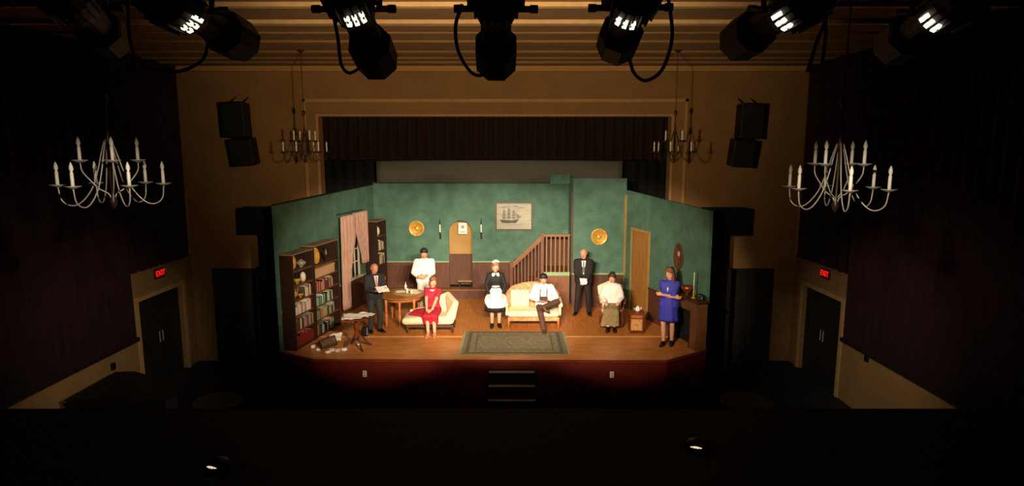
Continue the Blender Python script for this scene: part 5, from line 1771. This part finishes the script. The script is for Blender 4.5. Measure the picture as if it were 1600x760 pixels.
# 3 --- woman in red seated on the chaise
f = Fig('woman in red dress seated on the cream chaise longue', (-1.88, 14.12, SZ), R(-8), 1.66, fem=True, pel=(0, -0.02, 0.56), lean=-4, head=(8, 0, 30), hl=(0.06, -0.36, 0.60), hr=(-0.06, -0.36, 0.60), dl=(-0.7, -0.6, -0.2), dr=(0.7, -0.6, -0.2), nl=(-0.2, 0, -1), nr=(0.2, 0, -1), pl=(1, 0.3, 0), pr=(-1, 0.3, 0), fl=(0.17, -0.52, 0.085, 8), fr=(0.02, -0.56, 0.085, -4), kl=(0, -1, 1), kr=(0, -1, 1))
person_base(f, SKIN, HAIRR, 'bob')
RED = mat('crimson_dress', '#a81830', 0.75, var=0.1, scale=10, bump=0.05)
h = f.torso(0.016)
for sd in (-1, 1):
    A, E_ = f.sh[sd], f.el[sd]
    h.append(f.cone(A, 0.075, A.lerp(E_, 0.5), 0.068))
f.garment('dress_bodice', RED, h)
K = [f.kn[1], f.kn[-1]]
h = [[f.T3(0.09, 0.04, -0.03, 0.125), f.T3(-0.09, 0.04, -0.03, 0.125), (K[0].x + 0.03, K[0].y, K[0].z + 0.0, 0.085), (K[1].x - 0.03, K[1].y, K[1].z + 0.0, 0.085)],
     [(K[0].x + 0.05, K[0].y - 0.03, K[0].z - 0.0, 0.07), (K[1].x - 0.05, K[1].y - 0.03, K[1].z, 0.07), (K[0].x + 0.07, K[0].y + 0.0, K[0].z - 0.17, 0.045), (K[1].x - 0.06, K[1].y, K[1].z - 0.17, 0.045), (K[0].x + 0.05, K[0].y + 0.15, K[0].z - 0.14, 0.045), (K[1].x - 0.05, K[1].y + 0.15, K[1].z - 0.14, 0.045)],
     [f.T3(-0.12, 0.0, -0.06, 0.09), (K[1].x - 0.05, K[1].y + 0.05, K[1].z - 0.02, 0.05), (-0.52, -0.24, 0.47, 0.03), (-0.42, 0.02, 0.50, 0.03)]]
f.garment('dress_skirt', RED, h)
f.shoes(mat('nude_shoe', '#b07a60', 0.4))
MB(f.T).lathe([(0.075, 0.44), (0.085, 0.47), (0.07, 0.485), (0.062, 0.46)], 16, c=(0, -0.01, 0)).build('necklace_trim', mat('white_trim', '#e8dcd4'), f.root, smooth=True)


# skirt of standing figures
def skirt(f, m, z_waist, z_hem, r0, r1, name='skirt', folds=14, amp=0.02, squash=0.78, inner=True, cx=0.0):
    b = MB()
    n = 56
    rows = 10
    vs_, fs = [], []
    prof = [(i / rows) for i in range(rows + 1)]
    rings = []
    for t_ in prof:
        z = z_waist + (z_hem - z_waist) * t_
        rr = r0 + (r1 - r0) * (t_ ** 0.75)
        rings.append((z, rr, amp * t_))
    rings2 = [(z + 0.006, rr - 0.008, a_) for z, rr, a_ in reversed(rings[-6:])]
    allr = rings + rings2
    for z, rr, a_ in allr:
        for k in range(n):
            g = 2 * math.pi * k / n
            r_ = rr + a_ * math.sin(folds * g + 0.7 * math.sin(3 * g))
            vs_.append((cx + r_ * math.cos(g), r_ * squash * math.sin(g) + 0.0, z))
    for i in range(len(allr) - 1):
        for k in range(n):
            a_ = i * n + k
            c_ = i * n + (k + 1) % n
            fs.append((a_, c_, c_ + n, a_ + n))
    fs.append(tuple(range(n - 1, -1, -1)))
    b.add(vs_, fs)
    return b.build(name, m, f.root, smooth=True)


# 4 --- maid
f = Fig('maid in black dress with white apron, collar and cap standing', (-0.40, 14.40, SZ), R(6), 1.62, fem=True, head=(6, 0, 12), hl=(0.17, -0.15, 0.90), hr=(-0.17, -0.15, 0.90), dl=(-0.3, -0.3, -0.9), dr=(0.3, -0.3, -0.9), nl=(0, 1, 0), nr=(0, 1, 0), pl=(1, 0.4, -0.2), pr=(-1, 0.4, -0.2), fl=(0.09, 0, 0.085, 10), fr=(-0.09, 0, 0.085, -10))
person_base(f, SKIN, HAIRL, 'bob')
BLK = mat('black_uniform', '#121012', 0.8, var=0.12, scale=12)
h = f.torso(0.016)
for sd in (-1, 1):
    h += f.arm(sd, 0.018, 0.85)
f.garment('dress_bodice', BLK, h)
skirt(f, BLK, 1.08, 0.44, 0.155, 0.28)
ap_ = MB()
vs_, fs = [], []
n = 14
for side in (0, 1):
    for j in range(9):
        t_ = j / 8
        z = 1.06 - 0.50 * t_
        hwid = 0.11 + 0.17 * min(1, t_ * 1.8)
        if t_ > 0.8:
            hwid *= 1 - 0.25 * (t_ - 0.8) / 0.2
        for i in range(n + 1):
            s2 = (i / n - 0.5) * 2
            x = hwid * s2
            rr = 0.168 + (0.300 - 0.168) * (((1.08 - z) / 0.64) ** 0.75)
            xx = max(-0.98, min(0.98, x / rr))
            y = -rr * 0.80 * math.sqrt(1 - xx * xx) - 0.020 - 0.005 * math.sin(s2 * 9)
            vs_.append((x, y - 0.004 * side, z))
m0 = (n + 1) * 9
for side in (0, 1):
    for j in range(8):
        for i in range(n):
            a_ = side * m0 + j * (n + 1) + i
            fs.append((a_, a_ + 1, a_ + n + 2, a_ + n + 1))
ap_.add(vs_, fs)
ap_.build('apron', WHITE, f.root, smooth=True)
MB(Matrix.Identity(4)).lathe([(0.145, 1.06), (0.15, 1.075), (0.15, 1.10), (0.145, 1.115)], 24, sy=0.82).build('apron_band', WHITE, f.root, smooth=True)
for sx_ in (-1, 1):
    MB(f.T).prism([(sx_ * 0.01, 0.50), (sx_ * 0.085, 0.50), (sx_ * 0.10, 0.44), (sx_ * 0.065, 0.37), (sx_ * 0.012, 0.44)], -0.125, -0.075, M=Matrix.Rotation(R(-6), 4, 'X')).build('white_collar', WHITE, f.root, bevel=0.006)
f.collar(WHITE, 0.055)
MB(f.Hd).hull([(0, -0.02, 0.262, 0.042), (0.055, -0.01, 0.235, 0.04), (-0.055, -0.01, 0.235, 0.04), (0, 0.03, 0.245, 0.04)]).build('maid_cap', WHITE, f.root, smooth=True)
f.shoes(SHOE)

# 5 --- man on the sofa
f = Fig('dark-haired man in white shirt and brown trousers seated on the sofa', (0.76, 14.46, SZ), R(0), 1.70, pel=(0, 0.0, 0.555), lean=4, head=(14, 0, 0), hl=(0.10, -0.28, 0.74), hr=(-0.10, -0.28, 0.72), dl=(-0.9, -0.4, 0.1), dr=(0.9, -0.4, 0.1), nl=(0, 0, -1), nr=(0, 0, -1), pl=(1, 0.2, -0.3), pr=(-1, 0.2, -0.3), fr=(-0.01, -0.62, 0.085, 0), fl=(-0.02, -0.52, 0.62, 60, 10), kl=(1.0, -0.4, 0.5), kr=(-0.25, -1, 1))
person_base(f, SKIN2, HAIRK, 'short')
h = f.torso(0.02)
for sd in (-1, 1):
    h += f.arm(sd, 0.024, 0.75)
f.garment('white_shirt', WHITE, h)
f.collar(WHITE)
BRN = mat('brown_trousers', '#4c3026', 0.8, var=0.12, scale=14)
f.trousers(BRN)
f.shoes(mat('brown_leather', '#4a2a1c', 0.4))
for sx_ in (-1, 1):
    MB(f.T).prism([(sx_ * 0.070, 0.44), (sx_ * 0.092, 0.44), (sx_ * 0.098, 0.12), (sx_ * 0.076, 0.12)], -0.139, -0.128).build('brace_strap', mat('dark_brace', '#201c20'), f.root)
o = thing('notebook', 'small brown notebook in the hands of the man on the sofa', 'book', (0.75, 14.06, SZ + 0.745), R(6))
MB().box(-0.08, 0.08, -0.012, 0.012, 0, 0.1).build('cover', BRN, o, bevel=0.003)
MB().box(-0.075, 0.075, -0.008, 0.008, 0.004, 0.102).build('pages', PAPER, o)

# 6 --- bald man standing right
f = Fig('bald man in dark suit and grey tie standing below the brass plate', (1.86, 15.55, SZ), R(-6), 1.76, head=(10, 0, -10), hl=(0.06, -0.24, 0.93), hr=(-0.05, -0.23, 0.96), dl=(-0.6, -0.3, -0.5), dr=(0.7, -0.3, -0.3), nl=(0, 1, 0), nr=(0, 1, 0), pl=(1, 0.5, -0.4), pr=(-1, 0.5, -0.4), fl=(0.15, -0.02, 0.085, 20), fr=(-0.17, 0.0, 0.085, -20), build=1.08, belly=0.03)
person_base(f, SKIN2, HAIRW, 'fringe')
suit_jacket(f, SUITK, WHITE, mat('grey_tie', '#5e605c', 0.6))
f.trousers(SUITK)
f.shoes(SHOE)
sheet('white folded paper held by the bald man in dark suit', f, (0.0, -0.34, 0.94), (60, 0, 12), 0.085, 0.08)

# 7 --- woman in white blouse seated
f = Fig('dark-haired woman in white blouse and long khaki skirt seated in the armchair', (2.44, 14.52, SZ), R(-8), 1.68, fem=True, pel=(0, 0.0, 0.56), lean=2, head=(4, 0, -14), hl=(0.16, -0.30, 0.68), hr=(-0.16, -0.30, 0.68), dl=(-0.3, -1, -0.2), dr=(0.3, -1, -0.3), nl=(0, 0, -1), nr=(0, 0, -1), pl=(0.5, 0.3, -1), pr=(-0.5, 0.3, -1), fl=(0.06, -0.50, 0.085, 6), fr=(-0.09, -0.52, 0.085, -6), kl=(0, -1, 1), kr=(0, -1, 1), build=1.1)
person_base(f, SKIN, HAIRB, 'up')
h = f.torso(0.035)
for sd in (-1, 1):
    A, E_, W2_ = f.sh[sd], f.el[sd], f.wr[sd]
    h.append(f.cone(A, 0.085, A.lerp(E_, 0.6), 0.095))
    h.append(f.cone(A.lerp(E_, 0.6), 0.095, E_, 0.075))
    h.append(f.cone(E_, 0.075, E_.lerp(W2_, 0.9), 0.045))
f.garment('puffed_blouse', WHITE, h)
f.collar(WHITE, 0.055)
KH = mat('khaki_skirt', '#7a6844', 0.85, color2='#948058', scale=14, bump=0.1)
K = [f.kn[1], f.kn[-1]]
h = [[f.T3(0.09, 0.02, -0.03, 0.12), f.T3(-0.09, 0.02, -0.03, 0.12), (K[0].x + 0.02, K[0].y, K[0].z + 0.0, 0.08), (K[1].x - 0.02, K[1].y, K[1].z + 0.0, 0.08)],
     [(K[0].x + 0.03, K[0].y - 0.02, K[0].z, 0.075), (K[1].x - 0.04, K[1].y - 0.02, K[1].z, 0.075), (0.15, -0.50, 0.16, 0.035), (-0.24, -0.50, 0.14, 0.035), (0.14, -0.30, 0.15, 0.035), (-0.22, -0.30, 0.14, 0.035)]]
f.garment('long_skirt', KH, h)
f.shoes(SHOE)

# 8 --- woman in blue standing right front
f = Fig('woman in cobalt blue dress with folded arms standing before the fireplace', (3.44, 12.97, SZ), R(-24), 1.74, fem=True, head=(6, 0, -24), hl=(-0.13, -0.19, 1.16), hr=(0.14, -0.17, 1.12), dl=(-1, 0.1, 0.1), dr=(1, 0.1, 0.0), nl=(0, 1, 0), nr=(0, 1, 0), pl=(1, 0.2, -0.9), pr=(-1, 0.2, -0.9), fl=(0.07, 0.06, 0.085, 5), fr=(-0.08, -0.06, 0.085, -12), build=1.08)
person_base(f, SKIN, HAIRR, 'long')
BLU = mat('cobalt_dress', '#3434b0', 0.7, var=0.12, scale=10, bump=0.05)
h = f.torso(0.018)
for sd in (-1, 1):
    h += f.arm(sd, 0.022, 0.12)
f.garment('dress_bodice', BLU, h)
skirt(f, BLU, 1.10, 0.56, 0.15, 0.215, folds=10, amp=0.012, squash=0.85)
MB(f.T).prism([(-0.035, 0.36), (-0.015, 0.40), (0.0, 0.37), (-0.02, 0.28)], -0.155, -0.12).build('pale_brooch', PAPER, f.root, bevel=0.004)
MB(f.Hd).hull([(-0.06, 0.0, 0.225, 0.03), (0.05, 0.02, 0.235, 0.032), (0.0, -0.03, 0.235, 0.03), (0, 0.06, 0.215, 0.04)]).build('black_hairpiece', HAIRK, f.root, smooth=True)
f.shoes(SHOE, 0.006)
